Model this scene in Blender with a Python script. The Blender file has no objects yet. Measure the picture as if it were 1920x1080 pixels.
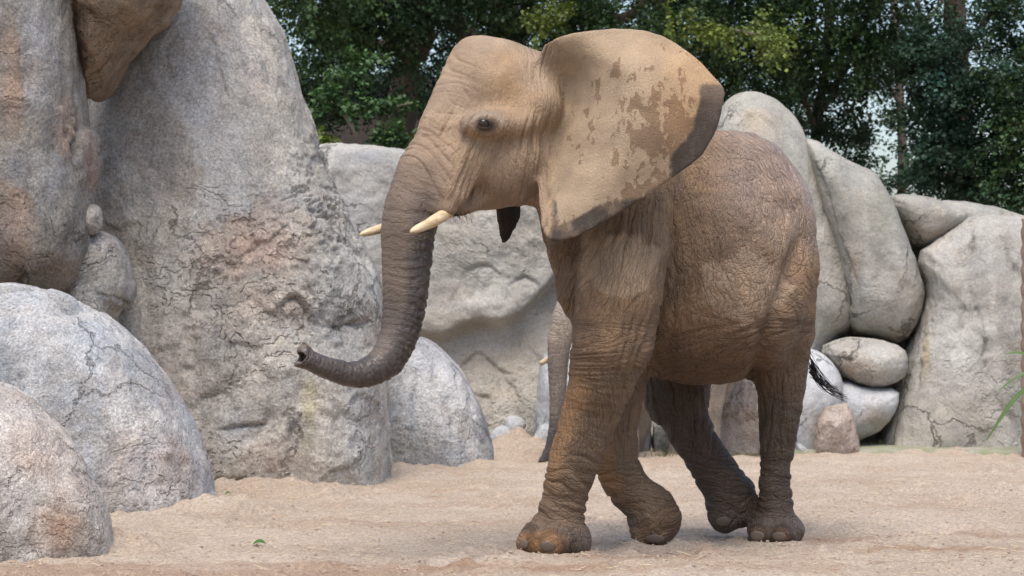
import bpy, bmesh, math, random
import numpy as np
from mathutils import Vector

random.seed(7)
rng = np.random.default_rng(11)
SC = bpy.context.scene
COL = SC.collection
R = math.radians

# ------------------------------------------------------------------ camera, sky, sun
F = 4516.0            # focal length in photo pixels (1920 wide)
CZ = 1.364            # camera height
HZ = 600.0            # horizon row in the photo
cam_d = bpy.data.cameras.new('camera')
cam = bpy.data.objects.new('camera', cam_d); COL.objects.link(cam)
cam_d.sensor_width = 36.0
cam_d.lens = 36.0 * F / 1920.0
cam_d.shift_y = (HZ - 540.0) / 1920.0
cam_d.clip_end = 2000.0
cam.location = (0, 0, CZ)
cam.rotation_euler = (R(90), 0, 0)
cam_d.dof.use_dof = True
cam_d.dof.focus_distance = 13.9
cam_d.dof.aperture_fstop = 5.0
SC.camera = cam

SUN_EL, SUN_AZ = 66.0, 192.0      # azimuth from +Y, clockwise
wd = bpy.data.worlds.new('World'); SC.world = wd; wd.use_nodes = True
wn = wd.node_tree
sky = wn.nodes.new('ShaderNodeTexSky'); sky.sky_type = 'NISHITA'; sky.sun_disc = False
sky.sun_elevation = R(SUN_EL); sky.sun_rotation = R(SUN_AZ)
sky.dust_density = 3.0; sky.air_density = 1.0; sky.ozone_density = 1.0
bgn = wn.nodes['Background']; bgn.inputs[1].default_value = 0.135
wn.links.new(sky.outputs[0], bgn.inputs[0])
sl = bpy.data.lights.new('sun', 'SUN'); sl.energy = 1.5; sl.angle = R(42); sl.color = (1.0, 0.93, 0.83)
so = bpy.data.objects.new('sun', sl); COL.objects.link(so)
_d = Vector((math.sin(R(SUN_AZ)) * math.cos(R(SUN_EL)), math.cos(R(SUN_AZ)) * math.cos(R(SUN_EL)), math.sin(R(SUN_EL))))
so.rotation_euler = _d.to_track_quat('Z', 'Y').to_euler()
so.location = (-4, 2, 12)
vs = SC.view_settings
vs.view_transform = 'Standard'; vs.look = 'None'; vs.gamma = 1.0; vs.use_curve_mapping = False
vs.exposure = 0.92

# ------------------------------------------------------------------ helpers
def W(px, py, d):
    return np.array([(px - 960.0) * d / F, d, CZ - (py - HZ) * d / F])

def link(name, mesh, loc=(0, 0, 0), parent=None, mat=None):
    o = bpy.data.objects.new(name, mesh); COL.objects.link(o)
    o.location = loc
    if parent is not None: o.parent = parent
    if mat is not None:
        mesh.materials.clear(); mesh.materials.append(mat)
    return o

def empty(name, loc):
    o = bpy.data.objects.new(name, None); COL.objects.link(o); o.location = loc
    o.empty_display_size = 0.2
    return o

def tag(o, label=None, cat=None, group=None, kind=None):
    if label: o['label'] = label
    if cat: o['category'] = cat
    if group: o['group'] = group
    if kind: o['kind'] = kind
    return o

def mesh_np(name, v, quads=None, tris=None, smooth=True):
    me = bpy.data.meshes.new(name)
    v = np.asarray(v, np.float32)
    me.vertices.add(len(v)); me.vertices.foreach_set('co', v.ravel())
    idx, start, n = [], [], 0
    if quads is not None and len(quads):
        q = np.asarray(quads, np.int32); idx.append(q.ravel()); start.append(np.arange(len(q)) * 4 + n); n += q.size
    if tris is not None and len(tris):
        t = np.asarray(tris, np.int32); idx.append(t.ravel()); start.append(np.arange(len(t)) * 3 + n); n += t.size
    idx = np.concatenate(idx); start = np.concatenate(start)
    me.loops.add(len(idx)); me.loops.foreach_set('vertex_index', idx.astype(np.int32))
    me.polygons.add(len(start)); me.polygons.foreach_set('loop_start', start.astype(np.int32))
    me.update(calc_edges=True)
    if smooth: me.polygons.foreach_set('use_smooth', np.ones(len(start), bool))
    me.validate()
    return me

def attr_f(me, name, val):
    a = me.attributes.new(name, 'FLOAT', 'POINT'); a.data.foreach_set('value', np.asarray(val, np.float32).ravel())

def attr_c(me, name, rgb):
    a = me.attributes.new(name, 'FLOAT_COLOR', 'POINT')
    c = np.ones((len(rgb), 4), np.float32); c[:, :3] = rgb
    a.data.foreach_set('color', c.ravel())

def sstep(a, b, x):
    t = np.clip((x - a) / (b - a), 0, 1); return t * t * (3 - 2 * t)

_perm = np.random.default_rng(3).permutation(256).astype(np.int32)
_perm = np.concatenate([_perm, _perm, _perm])
_g = np.random.default_rng(5).normal(size=(256, 3)).astype(np.float32)
_g /= np.linalg.norm(_g, axis=1, keepdims=True)

def perlin(p):
    p = np.asarray(p, np.float32)
    i = np.floor(p).astype(np.int32); f = p - i; i &= 255
    u = f * f * f * (f * (f * 6 - 15) + 10)
    out = np.zeros(len(p), np.float32)
    for dx in (0, 1):
        wx = u[:, 0] if dx else 1 - u[:, 0]
        for dy in (0, 1):
            wy = u[:, 1] if dy else 1 - u[:, 1]
            for dz in (0, 1):
                wz = u[:, 2] if dz else 1 - u[:, 2]
                h = _perm[_perm[_perm[(i[:, 0] + dx) & 255] + ((i[:, 1] + dy) & 255)] + ((i[:, 2] + dz) & 255)]
                g = _g[h]
                out += wx * wy * wz * (g[:, 0] * (f[:, 0] - dx) + g[:, 1] * (f[:, 1] - dy) + g[:, 2] * (f[:, 2] - dz))
    return out * 1.5

def fbm(p, n=4, gain=0.5):
    a, s, o = 1.0, np.zeros(len(p), np.float32), np.asarray(p, np.float32)
    for k in range(n):
        s += a * perlin(o + 17.3 * k); o = o * 2.03; a *= gain
    return s

def creases(p, across, along, la, ll, seed, width=0.16, warp=0.5, lt=None):
    """thin valleys along the zero lines of a noise stretched along one direction: 0..1"""
    ac = np.array(across, np.float32); ac /= np.linalg.norm(ac)
    al = np.array(along, np.float32); al -= ac * (al @ ac); al /= np.linalg.norm(al)
    th = np.cross(ac, al)
    q = np.stack([p @ ac / la, p @ al / ll, p @ th / (lt or ll)], 1) + seed * 7.31
    if warp: q[:, 0] += warp * perlin(p * (0.6 / (la * 2.2)) + seed)
    n = np.abs(perlin(q))
    return np.clip(1 - n / width, 0, 1)

# ------------------------------------------------------------------ implicit shapes -> one continuous skin
class Field:
    def __init__(s, lo, hi, vox):
        s.lo = np.array(lo, np.float32); s.vox = vox
        s.n = np.ceil((np.array(hi) - s.lo) / vox).astype(int) + 1
        s.v = np.full(s.n, 1.0, np.float32)
        s.ax = [(s.lo[i] + vox * np.arange(s.n[i])).astype(np.float32) for i in range(3)]
    def box(s, lo, hi):
        a = np.clip(np.floor((np.array(lo) - s.lo) / s.vox).astype(int), 0, s.n)
        b = np.clip(np.ceil((np.array(hi) - s.lo) / s.vox).astype(int) + 1, 0, s.n)
        sl_ = tuple(slice(a[i], b[i]) for i in range(3))
        X = s.ax[0][sl_[0]][:, None, None]; Y = s.ax[1][sl_[1]][None, :, None]; Z = s.ax[2][sl_[2]][None, None, :]
        return sl_, X, Y, Z
    def join(s, sl_, d, k, op):
        a = s.v[sl_]
        if op == 'cut':
            h = np.clip(0.5 - 0.5 * (a + d) / k, 0, 1)
            s.v[sl_] = a + (-d - a) * h + k * h * (1 - h); return
        h = np.clip(0.5 + 0.5 * (d - a) / k, 0, 1)
        s.v[sl_] = d + (a - d) * h - k * h * (1 - h)
    def chain(s, pts, k=0.05, op='add'):
        P = np.array([p[:3] for p in pts], np.float32); r = np.array([p[3] for p in pts], np.float32)
        m = r.max() + k + 2 * s.vox
        sl_, X, Y, Z = s.box(P.min(0) - m, P.max(0) + m)
        d = None
        for i in range(max(1, len(P) - 1)):
            a = P[i]; b = P[min(i + 1, len(P) - 1)]; ra = r[i]; rb = r[min(i + 1, len(P) - 1)]
            ba = b - a; L = float(ba @ ba) + 1e-9
            h = np.clip(((X - a[0]) * ba[0] + (Y - a[1]) * ba[1] + (Z - a[2]) * ba[2]) / L, 0, 1)
            e = np.sqrt((X - a[0] - h * ba[0]) ** 2 + (Y - a[1] - h * ba[1]) ** 2 + (Z - a[2] - h * ba[2]) ** 2) - (ra + h * (rb - ra))
            d = e if d is None else np.minimum(d, e)
        s.join(sl_, d, k, op)
    def ell(s, c, rad, ax, k=0.06, op='add'):
        c = np.array(c, np.float32); m = max(rad) + k + 2 * s.vox
        sl_, X, Y, Z = s.box(c - m, c + m)
        X = X - c[0]; Y = Y - c[1]; Z = Z - c[2]
        q = [(X * a[0] + Y * a[1] + Z * a[2]) / r for a, r in zip(ax, rad)]
        k0 = np.sqrt(q[0] ** 2 + q[1] ** 2 + q[2] ** 2)
        k1 = np.sqrt((q[0] / rad[0]) ** 2 + (q[1] / rad[1]) ** 2 + (q[2] / rad[2]) ** 2) + 1e-6
        s.join(sl_, k0 * (k0 - 1) / k1, k, op)
    def net(s):
        v = s.v; S = v < 0
        c = np.zeros(np.array(v.shape) - 1, np.int8)
        for i in (0, 1):
            for j in (0, 1):
                for k in (0, 1):
                    c += S[i:S.shape[0] - 1 + i, j:S.shape[1] - 1 + j, k:S.shape[2] - 1 + k]
        act = (c > 0) & (c < 8)
        ijk = np.argwhere(act)
        idx = np.full(c.shape, -1, np.int32); idx[act] = np.arange(len(ijk))
        pos = np.zeros((len(ijk), 3), np.float32); cnt = np.zeros(len(ijk), np.float32)
        for axis in range(3):
            o = [a for a in range(3) if a != axis]
            for a in (0, 1):
                for b in (0, 1):
                    e0 = np.zeros(3, int); e0[o[0]] = a; e0[o[1]] = b
                    e1 = e0.copy(); e1[axis] = 1
                    v0 = v[tuple((ijk + e0).T)]; v1 = v[tuple((ijk + e1).T)]
                    cr = (v0 < 0) != (v1 < 0)
                    t = np.where(cr, v0 / np.where(cr, v0 - v1, 1), 0)
                    q = np.tile(e0.astype(np.float32), (len(ijk), 1)); q[:, axis] += t
                    pos += q * cr[:, None]; cnt += cr
        pos = (ijk + pos / cnt[:, None]) * s.vox + s.lo
        quads = []
        for axis in range(3):
            o = [a for a in range(3) if a != axis]
            sh = list(v.shape)
            sa = [slice(1, n - 1) for n in sh]; sb = [slice(1, n - 1) for n in sh]
            sa[axis] = slice(0, sh[axis] - 1); sb[axis] = slice(1, sh[axis])
            A = S[tuple(sa)]; B = S[tuple(sb)]
            cr = np.argwhere(A != B)
            base = cr.copy(); base[:, o[0]] += 1; base[:, o[1]] += 1
            neg = A[tuple(cr.T)]
            def cell(da, db):
                q = base.copy(); q[:, o[0]] += da; q[:, o[1]] += db
                return idx[tuple(q.T)]
            q = np.stack([cell(-1, -1), cell(0, -1), cell(0, 0), cell(-1, 0)], 1)
            flip = neg if axis != 1 else ~neg
            q[~flip] = q[~flip][:, ::-1]
            quads.append(q)
        return pos, np.concatenate(quads)

def poly_sdf(x, z, poly):
    """signed distance (negative inside) of points to a closed 2-D polygon"""
    P = np.array(poly, np.float32); d = np.full(np.shape(x), 1e9, np.float32); ins = np.zeros(np.shape(x), bool)
    for i in range(len(P)):
        a = P[i]; b = P[(i + 1) % len(P)]; e = b - a
        wx = x - a[0]; wz = z - a[1]
        h = np.clip((wx * e[0] + wz * e[1]) / (e @ e + 1e-12), 0, 1)
        d = np.minimum(d, (wx - h * e[0]) ** 2 + (wz - h * e[1]) ** 2)
        c = ((a[1] <= z) & (b[1] > z)) | ((b[1] <= z) & (a[1] > z))
        t = a[0] + (z - a[1]) / (e[1] if abs(e[1]) > 1e-9 else 1e-9) * e[0]
        ins ^= c & (x < t)
    d = np.sqrt(d); return np.where(ins, -d, d)

def smooth_poly(p, n=2):
    p = np.array(p, float)
    for _ in range(n):
        q = np.roll(p, -1, 0)
        p = np.stack([p * 0.75 + q * 0.25, p * 0.25 + q * 0.75], 1).reshape(-1, 2)
    return p

def seg_near(p, pts):
    """nearest point of a chain: (distance / radius, arc length u)"""
    P = np.array([q[:3] for q in pts], np.float32); r = np.array([q[3] for q in pts], np.float32)
    best = np.full(len(p), 1e9, np.float32); u = np.zeros(len(p), np.float32); acc = 0.0
    for i in range(len(P) - 1):
        ba = P[i + 1] - P[i]; L = float(np.linalg.norm(ba))
        h = np.clip((p - P[i]) @ ba / (L * L), 0, 1)
        d = np.linalg.norm(p - P[i] - h[:, None] * ba, axis=1) / (r[i] + h * (r[i + 1] - r[i]))
        m = d < best; best[m] = d[m]; u[m] = acc + h[m] * L; acc += L
    return best, u

# ------------------------------------------------------------------ node helper
class N:
    def __init__(s, name):
        s.m = bpy.data.materials.new(name); s.m.use_nodes = True
        s.t = s.m.node_tree; s.t.nodes.clear()
        s.out = s.t.nodes.new('ShaderNodeOutputMaterial')
        s.b = s.t.nodes.new('ShaderNodeBsdfPrincipled'); s.t.links.new(s.b.outputs[0], s.out.inputs[0])
        s.co = s.t.nodes.new('ShaderNodeTexCoord').outputs['Object']
    def _set(s, sock, v):
        if v is None: return
        if isinstance(v, bpy.types.NodeSocket): s.t.links.new(v, sock)
        elif isinstance(v, (tuple, list)) and len(v) == 3 and sock.type == 'RGBA': sock.default_value = (*v, 1)
        else: sock.default_value = v
    def node(s, typ, ins=None, **kw):
        n = s.t.nodes.new(typ)
        for k, v in kw.items(): setattr(n, k, v)
        for k, v in (ins or {}).items(): s._set(n.inputs[k], v)
        return n
    def map(s, scale=(1, 1, 1), rot=(0, 0, 0), vec=None, loc=(0, 0, 0)):
        n = s.node('ShaderNodeMapping', {'Vector': vec or s.co})
        n.inputs['Scale'].default_value = scale; n.inputs['Rotation'].default_value = rot; n.inputs['Location'].default_value = loc
        return n.outputs[0]
    def noise(s, scale, detail=3, rough=0.55, dist=0.0, vec=None):
        return s.node('ShaderNodeTexNoise', {'Vector': vec or s.co, 'Scale': scale, 'Detail': detail, 'Roughness': rough, 'Distortion': dist}).outputs['Fac']
    def vor(s, scale, vec=None, feature='DISTANCE_TO_EDGE', rnd=1.0):
        return s.node('ShaderNodeTexVoronoi', {'Vector': vec or s.co, 'Scale': scale, 'Randomness': rnd}, feature=feature).outputs['Distance']
    def math(s, op, a, b=None, c=None, clamp=False):
        n = s.node('ShaderNodeMath', operation=op, use_clamp=clamp)
        s._set(n.inputs[0], a); s._set(n.inputs[1], b)
        if c is not None: s._set(n.inputs[2], c)
        return n.outputs[0]
    def rng(s, v, a, b, c=0.0, d=1.0, smooth=False):
        n = s.node('ShaderNodeMapRange', {'Value': v, 'From Min': a, 'From Max': b, 'To Min': c, 'To Max': d})
        if smooth: n.interpolation_type = 'SMOOTHSTEP'
        return n.outputs[0]
    def mix(s, fac, a, b, mode='MIX'):
        n = s.node('ShaderNodeMix', data_type='RGBA', blend_type=mode)
        s._set(n.inputs['Factor'], fac); s._set(n.inputs[6], a); s._set(n.inputs[7], b)
        return n.outputs[2]
    def attr(s, name, what='Fac'):
        return s.node('ShaderNodeAttribute', attribute_name=name).outputs[what]
    def bump(s, h, strength, dist, prev=None):
        n = s.node('ShaderNodeBump', {'Height': h, 'Strength': strength, 'Distance': dist})
        if prev is not None: s.t.links.new(prev, n.inputs['Normal'])
        return n.outputs[0]
    def done(s, color=None, rough=None, normal=None, spec=0.3):
        s._set(s.b.inputs['Base Color'], color); s._set(s.b.inputs['Roughness'], rough)
        if normal is not None: s.t.links.new(normal, s.b.inputs['Normal'])
        s.b.inputs['Specular IOR Level'].default_value = spec
        return s.m


# ------------------------------------------------------------------ sky gaps need nothing: the sky itself. Ground first.
def sand_material():
    n = N('sand')
    big = n.noise(0.9, 5, 0.6); mid = n.noise(4.5, 5, 0.65, 0.3); fine = n.noise(45, 5, 0.75); grit = n.noise(170, 2, 0.6)
    col = n.mix(n.rng(big, 0.35, 0.65), (0.475, 0.378, 0.288), (0.555, 0.462, 0.370))
    scuff = n.noise(1.0, 6, 0.7, 0.6, vec=n.map((1.1, 2.6, 1)))
    col = n.mix(n.math('MULTIPLY', n.rng(scuff, 0.56, 0.72), 0.7), col, (0.40, 0.255, 0.165))
    damp = n.attr('damp')
    col = n.mix(n.math('MULTIPLY', damp, n.rng(mid, 0.3, 0.6, 0.5, 1.0)), col, (0.30, 0.170, 0.098))
    col = n.mix(n.rng(mid, 0.55, 0.75, 0, 0.35), col, (0.58, 0.47, 0.40))
    g = n.rng(fine, 0.28, 0.72, 0.60, 1.30)
    g2 = n.rng(grit, 0.3, 0.7, 0.82, 1.15)
    g = n.math('MULTIPLY', g, g2)
    col = n.mix(1.0, col, n.node('ShaderNodeCombineColor', {0: g, 1: g, 2: g}).outputs[0], 'MULTIPLY')
    sp = n.noise(38, 3, 0.6)
    col = n.mix(n.rng(sp, 0.66, 0.72, 0, 0.55), col, (0.20, 0.125, 0.085))
    b = n.bump(mid, 0.7, 0.07); b = n.bump(n.noise(16, 5, 0.7), 0.7, 0.04, b); b = n.bump(fine, 0.9, 0.02, b); b = n.bump(grit, 0.6, 0.005, b)
    return n.done(col, 0.95, b, 0.15)
def geo(a, b, n): return np.linspace(a, b, n, endpoint=False)
ys = np.concatenate([geo(-30, 8, 12), geo(8, 12.4, 22), geo(12.4, 17, 300), geo(17, 24, 270), geo(24, 30, 60), 30 * 1.35 ** np.arange(14)])
xs = np.concatenate([-(9 * 1.5 ** np.arange(11))[::-1], geo(-9, -3.6, 20), geo(-3.6, 5.6, 440), geo(5.6, 10, 14), 10 * 1.5 ** np.arange(11)])
GX, GY = np.meshgrid(xs, ys)
gp = np.stack([GX.ravel(), GY.ravel(), np.zeros(GX.size)], 1).astype(np.float32)
near_g = sstep(60, 30, gp[:, 1]) * sstep(9, 6, np.abs(gp[:, 0] - 1))
gz = (0.026 * fbm(gp * 1.1, 2) + 0.024 * perlin(gp * 3.1 + 4) + 0.016 * fbm(gp * 8.0 + 2, 3) + 0.010 * np.abs(perlin(gp * 5.0 + 12))) * near_g
# trampled dents
for k in range(110):
    cx, cy = rng.uniform(-2.8, 4.8), rng.uniform(12.6, 23); r = rng.uniform(.10, .2)
    e = np.sqrt((gp[:, 0] - cx) ** 2 + ((gp[:, 1] - cy) * 0.9) ** 2) / r
    gz += -0.028 * np.exp(-(e ** 4)) + 0.022 * np.exp(-((e - 1.3) / 0.28) ** 2) * (0.4 + 0.6 * (perlin(gp * 5 + k) > 0))
damp = np.zeros(len(gp), np.float32)
def mound(px_, py_, w, dp, h, dm=0.0):
    d_ = CZ * F / (py_ - HZ); cx = (px_ - 960) * d_ / F
    e = np.exp(-(((gp[:, 0] - cx) / w) ** 2 + ((gp[:, 1] - d_) / dp) ** 2))
    global gz, damp
    gz = gz + h * e * (1 + 0.5 * perlin(gp * 6)); damp = np.maximum(damp, dm * e)
for a in [(1290, 1022, .16, .10, .03, .0), (1330, 1010, .13, .1, .03, 0), (700, 890, .9, .5, .09, 0), (500, 925, .7, .45, .10, .15), (420, 960, .4, .4, .09, 0), (320, 985, .5, .4, .07, 0), (960, 850, .34, .5, .20, 0), (1010, 856, .5, .5, .10, 0), (1120, 862, .8, .5, .06, 0), (860, 872, .5, .3, .07, 0), (560, 912, .4, .25, .07, 0), (1500, 866, 1.5, .6, .05, 0), (1800, 856, 1.4, .5, .06, 0), (225, 1030, .3, .3, .09, 0),
          (1560, 1015, .3, .25, -.015, .7), (1230, 1045, .5, .14, -.01, .8), (700, 1062, 1.0, .16, -.012, .9), (1330, 1068, .7, .12, .01, .5), (980, 1072, .7, .12, .008, .8), (1860, 1000, .4, .2, -.02, .6), (1560, 905, .5, .4, .02, .35), (1720, 950, .6, .4, .015, .3),
          (1750, 1030, .5, .10, -.012, .8), (1100, 940, .5, .25, .012, .3), (1640, 1055, .4, .07, .008, .7), (620, 985, .6, .22, .015, .35), (860, 950, .5, .2, -.012, .4), (1400, 925, .5, .3, .012, .3), (1130, 1030, .22, .14, -.012, .35), (1300, 1035, .25, .1, -.008, .5), (230, 1065, .5, .2, .02, .5)]:
    mound(*a)
damp = np.maximum(damp, 0.55 * sstep(13.35, 13.05, gp[:, 1]) * sstep(0.5, -1.2, gp[:, 0]))
# the sole of each planted foot presses in
for fx, fy, r in ((0.25, 14.07, .22), (1.62, 14.83, .2), (0.84, 14.52, .1)):
    e = np.sqrt((gp[:, 0] - fx) ** 2 + (gp[:, 1] - fy) ** 2)
    gz = gz * sstep(r * .7, r * 1.5, e) + 0.02 * np.exp(-((e - r * 1.15) / 0.05) ** 2)
gp[:, 2] = gz
ny_, nx_ = GX.shape
ii = np.arange(ny_ * nx_).reshape(ny_, nx_)
gq = np.stack([ii[:-1, :-1], ii[:-1, 1:], ii[1:, 1:], ii[1:, :-1]], -1).reshape(-1, 4)
gme = mesh_np('ground', gp, gq); attr_f(gme, 'damp', damp)
tag(link('ground', gme, mat=sand_material()), 'pale pinkish sand floor of the enclosure', kind='structure')
_gi = [(xs, ys, gz.reshape(ny_, nx_))]
def gz_at(x, y):
    i = np.clip(np.searchsorted(xs, x) - 1, 0, nx_ - 2); j = np.clip(np.searchsorted(ys, y) - 1, 0, ny_ - 2)
    return float(_gi[0][2][j, i])

# ------------------------------------------------------------------ rocks
def rock_material(name, a, b, lichen, pink, speck=1.0, chip=0.6, streak=0.5, lich_amt=0.5, scale=1.0, soft=1.0):
    n = N(name)
    big = n.noise(0.8 * scale, 5, 0.6, 0.4); mid = n.noise(2.6 * scale, 6, 0.65, 0.3); fine = n.noise(42 * scale, 6, 0.8); grit = n.noise(130, 3, 0.8)
    col = n.mix(n.rng(big, 0.36, 0.64), a, b)
    pk = n.noise(1.5 * scale, 6, 0.7, 0.5, vec=n.map((1, 1, 1), loc=(5, 3, 9)))
    col = n.mix(n.math('MULTIPLY', n.rng(pk, 0.52, 0.62), 0.38), col, pink)
    li = n.noise(2.1 * scale, 7, 0.72, 0.4, vec=n.map((1, 1, 0.75), loc=(1, 8, 2)))
    col = n.mix(n.math('MULTIPLY', n.rng(li, 0.46, 0.60), lich_amt), col, lichen)
    li2 = n.noise(6.5 * scale, 6, 0.75, 0.3, vec=n.map((1, 1, 0.8), loc=(4, 1, 7)))
    col = n.mix(n.math('MULTIPLY', n.rng(li2, 0.55, 0.63), lich_amt * 0.85), col, tuple(x * 0.36 for x in lichen))
    cr = n.noise(1.15 * scale, 9, 0.74, 0.5, vec=n.map((1, 1, .8), loc=(3, 7, 5)))
    col = n.mix(n.math('MULTIPLY', n.rng(cr, 0.50, 0.57), lich_amt * 0.9), col, tuple(min(.75, x * 1.32) for x in b))
    cd = n.noise(1.5 * scale, 9, 0.76, 0.5, vec=n.map((1, 1, .7), loc=(6, 2, 9)))
    col = n.mix(n.math('MULTIPLY', n.rng(cd, 0.52, 0.60), lich_amt * 0.85), col, tuple(x * 0.50 for x in lichen))
    st = n.noise(1.0, 5, 0.65, 0.3, vec=n.map((2.6 * scale, 2.6 * scale, 0.28 * scale)))
    col = n.mix(n.math('MULTIPLY', n.rng(st, 0.52, 0.68), streak), col, tuple(x * 0.45 for x in a))
    st2 = n.noise(1.0, 5, 0.65, 0.3, vec=n.map((2.0 * scale, 2.0 * scale, 0.30 * scale), loc=(7, 2, 3)))
    col = n.mix(n.math('MULTIPLY', n.rng(st2, 0.55, 0.68), 0.5), col, tuple(min(1, x * 1.35) for x in b))
    stain_shade = n.attr('stain_shade', 'Color'); sa = n.attr('stain_shade', 'Alpha')
    col = n.mix(n.math('MULTIPLY', n.attr('stain_shade_w'), n.rng(mid, 0.3, 0.6, 0.35, 1.0)), col, stain_shade)
    g = n.rng(fine, 0.28, 0.72, 1 - 0.62 * speck, 1 + 0.50 * speck); g2 = n.rng(grit, 0.3, 0.7, 1 - 0.34 * speck, 1 + 0.3 * speck)
    g = n.math('MULTIPLY', g, g2)
    col = n.mix(1.0, col, n.node('ShaderNodeCombineColor', {0: g, 1: g, 2: g}).outputs[0], 'MULTIPLY')
    # relief: broken plates, pits, grain
    pm = n.rng(n.noise(0.7 * scale, 3, 0.5, 0, vec=n.map(loc=(2, 6, 1))), 0.50, 0.60)
    pl = n.noise(1.9 * scale, 4, 0.58, 0.15, vec=n.map((1, 1, 1.3), loc=(9, 9, 1)))
    p1 = n.rng(pl, 0.485, 0.505); p2 = n.rng(pl, 0.56, 0.575); p3 = n.rng(pl, 0.42, 0.435)
    plates = n.math('MULTIPLY', n.math('ADD', n.math('ADD', p1, p2), p3), pm)
    b_ = n.bump(plates, chip, 0.035)
    b_ = n.bump(mid, 0.8 * soft, 0.10, b_)
    pits = n.rng(n.vor(9 * scale, feature='F1'), 0.0, 0.25)
    b_ = n.bump(n.math('MULTIPLY', pits, n.rng(li2, 0.4, 0.6)), 0.35 * chip, 0.02, b_)
    wb = n.node('ShaderNodeVectorMath', {0: n.co, 1: n.node('ShaderNodeVectorMath', {0: n.node('ShaderNodeTexNoise', {'Vector': n.co, 'Scale': 2.2 * scale, 'Detail': 6.0, 'Roughness': 0.65}).outputs['Color'], 1: (.7 / scale, .7 / scale, .7 / scale)}, operation='MULTIPLY').outputs[0]}, operation='ADD').outputs[0]
    ck = n.rng(n.vor(0.75 * scale, vec=wb), 0.0, 0.012)
    ckm = n.rng(n.noise(0.9 * scale, 3, 0.5, 0, vec=n.map(loc=(8, 1, 4))), 0.47, 0.53)
    ck = n.math('MAXIMUM', ck, n.math('SUBTRACT', 1.0, ckm))
    b_ = n.bump(ck, 0.9, 0.05, b_)
    b_ = n.bump(fine, 0.6 * speck, 0.009, b_)
    b_ = n.bump(grit, 0.5 * speck, 0.006, b_)
    return n.done(col, 0.92, b_, 0.2)
GRAN = rock_material('weathered_granite', (.315, .288, .250), (.445, .412, .360), (.385, .385, .38), (.45, .345, .285), 1.0, 0.9, 0.35, 0.55)
GRAN2 = rock_material('lichen_granite', (.325, .318, .305), (.47, .460, .445), (.40, .43, .465), (.42, .36, .315), 1.0, 0.6, 0.2, 0.80, 1.25)
PALE = rock_material('pale_pink_granite', (.43, .385, .34), (.56, .525, .485), (.53, .515, .50), (.41, .31, .25), 1.0, 0.7, 0.25, 0.45, 1.5)
DARK = rock_material('stained_granite', (.200, .178, .150), (.300, .270, .232), (.305, .312, .32), (.34, .245, .18), 1.05, 0.8, 0.6, 0.45)
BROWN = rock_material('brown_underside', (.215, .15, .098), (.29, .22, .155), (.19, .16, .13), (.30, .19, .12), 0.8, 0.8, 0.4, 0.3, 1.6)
WALL = rock_material('cast_rock', (.315, .298, .262), (.405, .385, .345), (.36, .36, .35), (.42, .355, .28), 0.55, 0.45, 0.22, 0.35, 1.0, 0.7)
WALLG = rock_material('cast_rock_grey', (.285, .272, .238), (.36, .345, .305), (.32, .325, .315), (.42, .36, .27), 0.55, 0.35, 0.20, 0.3, 1.1, 0.6)
BLUE = rock_material('pale_cast_rock', (.38, .387, .392), (.47, .475, .48), (.45, .47, .495), (.44, .40, .36), 0.5, 0.3, 0.2, 0.4, 1.2, 0.6)
BLOCK = rock_material('broken_block', (.42, .335, .275), (.54, .46, .40), (.46, .43, .40), (.45, .32, .26), 0.9, 1.0, 0.2, 0.3, 2.4)

_ico = {}
def ico(sub):
    if sub not in _ico:
        bm = bmesh.new(); bmesh.ops.create_icosphere(bm, subdivisions=sub, radius=1.0)
        V_ = np.array([q.co[:] for q in bm.verts], np.float32); T_ = np.array([[q.index for q in f.verts] for f in bm.faces], np.int32); bm.free()
        _ico[sub] = (V_, T_)
    return _ico[sub]
def face_normals_to_verts(V_, T_):
    a, b, c_ = V_[T_[:, 0]], V_[T_[:, 1]], V_[T_[:, 2]]
    fn = np.cross(b - a, c_ - a); n = np.zeros_like(V_)
    for k in range(3): np.add.at(n, T_[:, k], fn)
    return n / (np.linalg.norm(n, axis=1, keepdims=True) + 1e-12)
def spline2(P, k=5):
    P = np.array(P, float); out = []
    for i in range(len(P) - 1):
        p0 = P[max(i - 1, 0)]; p1 = P[i]; p2 = P[i + 1]; p3 = P[min(i + 2, len(P) - 1)]
        for u in np.linspace(0, 1, k, endpoint=False):
            out.append(0.5 * ((2 * p1) + (-p0 + p2) * u + (2 * p0 - 5 * p1 + 4 * p2 - p3) * u * u + (-p0 + 3 * p1 - 3 * p2 + p3) * u ** 3))
    return out + [P[-1]]
def line_dist(px_, py_, pl):
    """distance to a polyline and the signed distance (positive on its lower or right-hand side)"""
    d = np.full(len(px_), 1e9, np.float32); sg = np.zeros(len(px_), np.float32)
    q = np.array(pl); lo = q.min(0) - 60; hi = q.max(0) + 60
    i = np.where((px_ > lo[0]) & (px_ < hi[0]) & (py_ > lo[1]) & (py_ < hi[1]))[0]
    X, Y = px_[i], py_[i]; dd = np.full(len(i), 1e9, np.float32); ss = np.zeros(len(i), np.float32)
    for (x0, y0), (x1, y1) in zip(pl, pl[1:]):
        ex, ey_ = x1 - x0, y1 - y0; L = ex * ex + ey_ * ey_ + 1e-9
        t = np.clip(((X - x0) * ex + (Y - y0) * ey_) / L, 0, 1)
        e = np.hypot(X - x0 - t * ex, Y - y0 - t * ey_); c_ = np.sign(ex * (Y - y0) - ey_ * (X - x0)); m = e < dd
        dd[m] = e[m]; ss[m] = (e * c_)[m]
    d[i] = dd; sg[i] = ss; return d, sg
RK = 0
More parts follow.
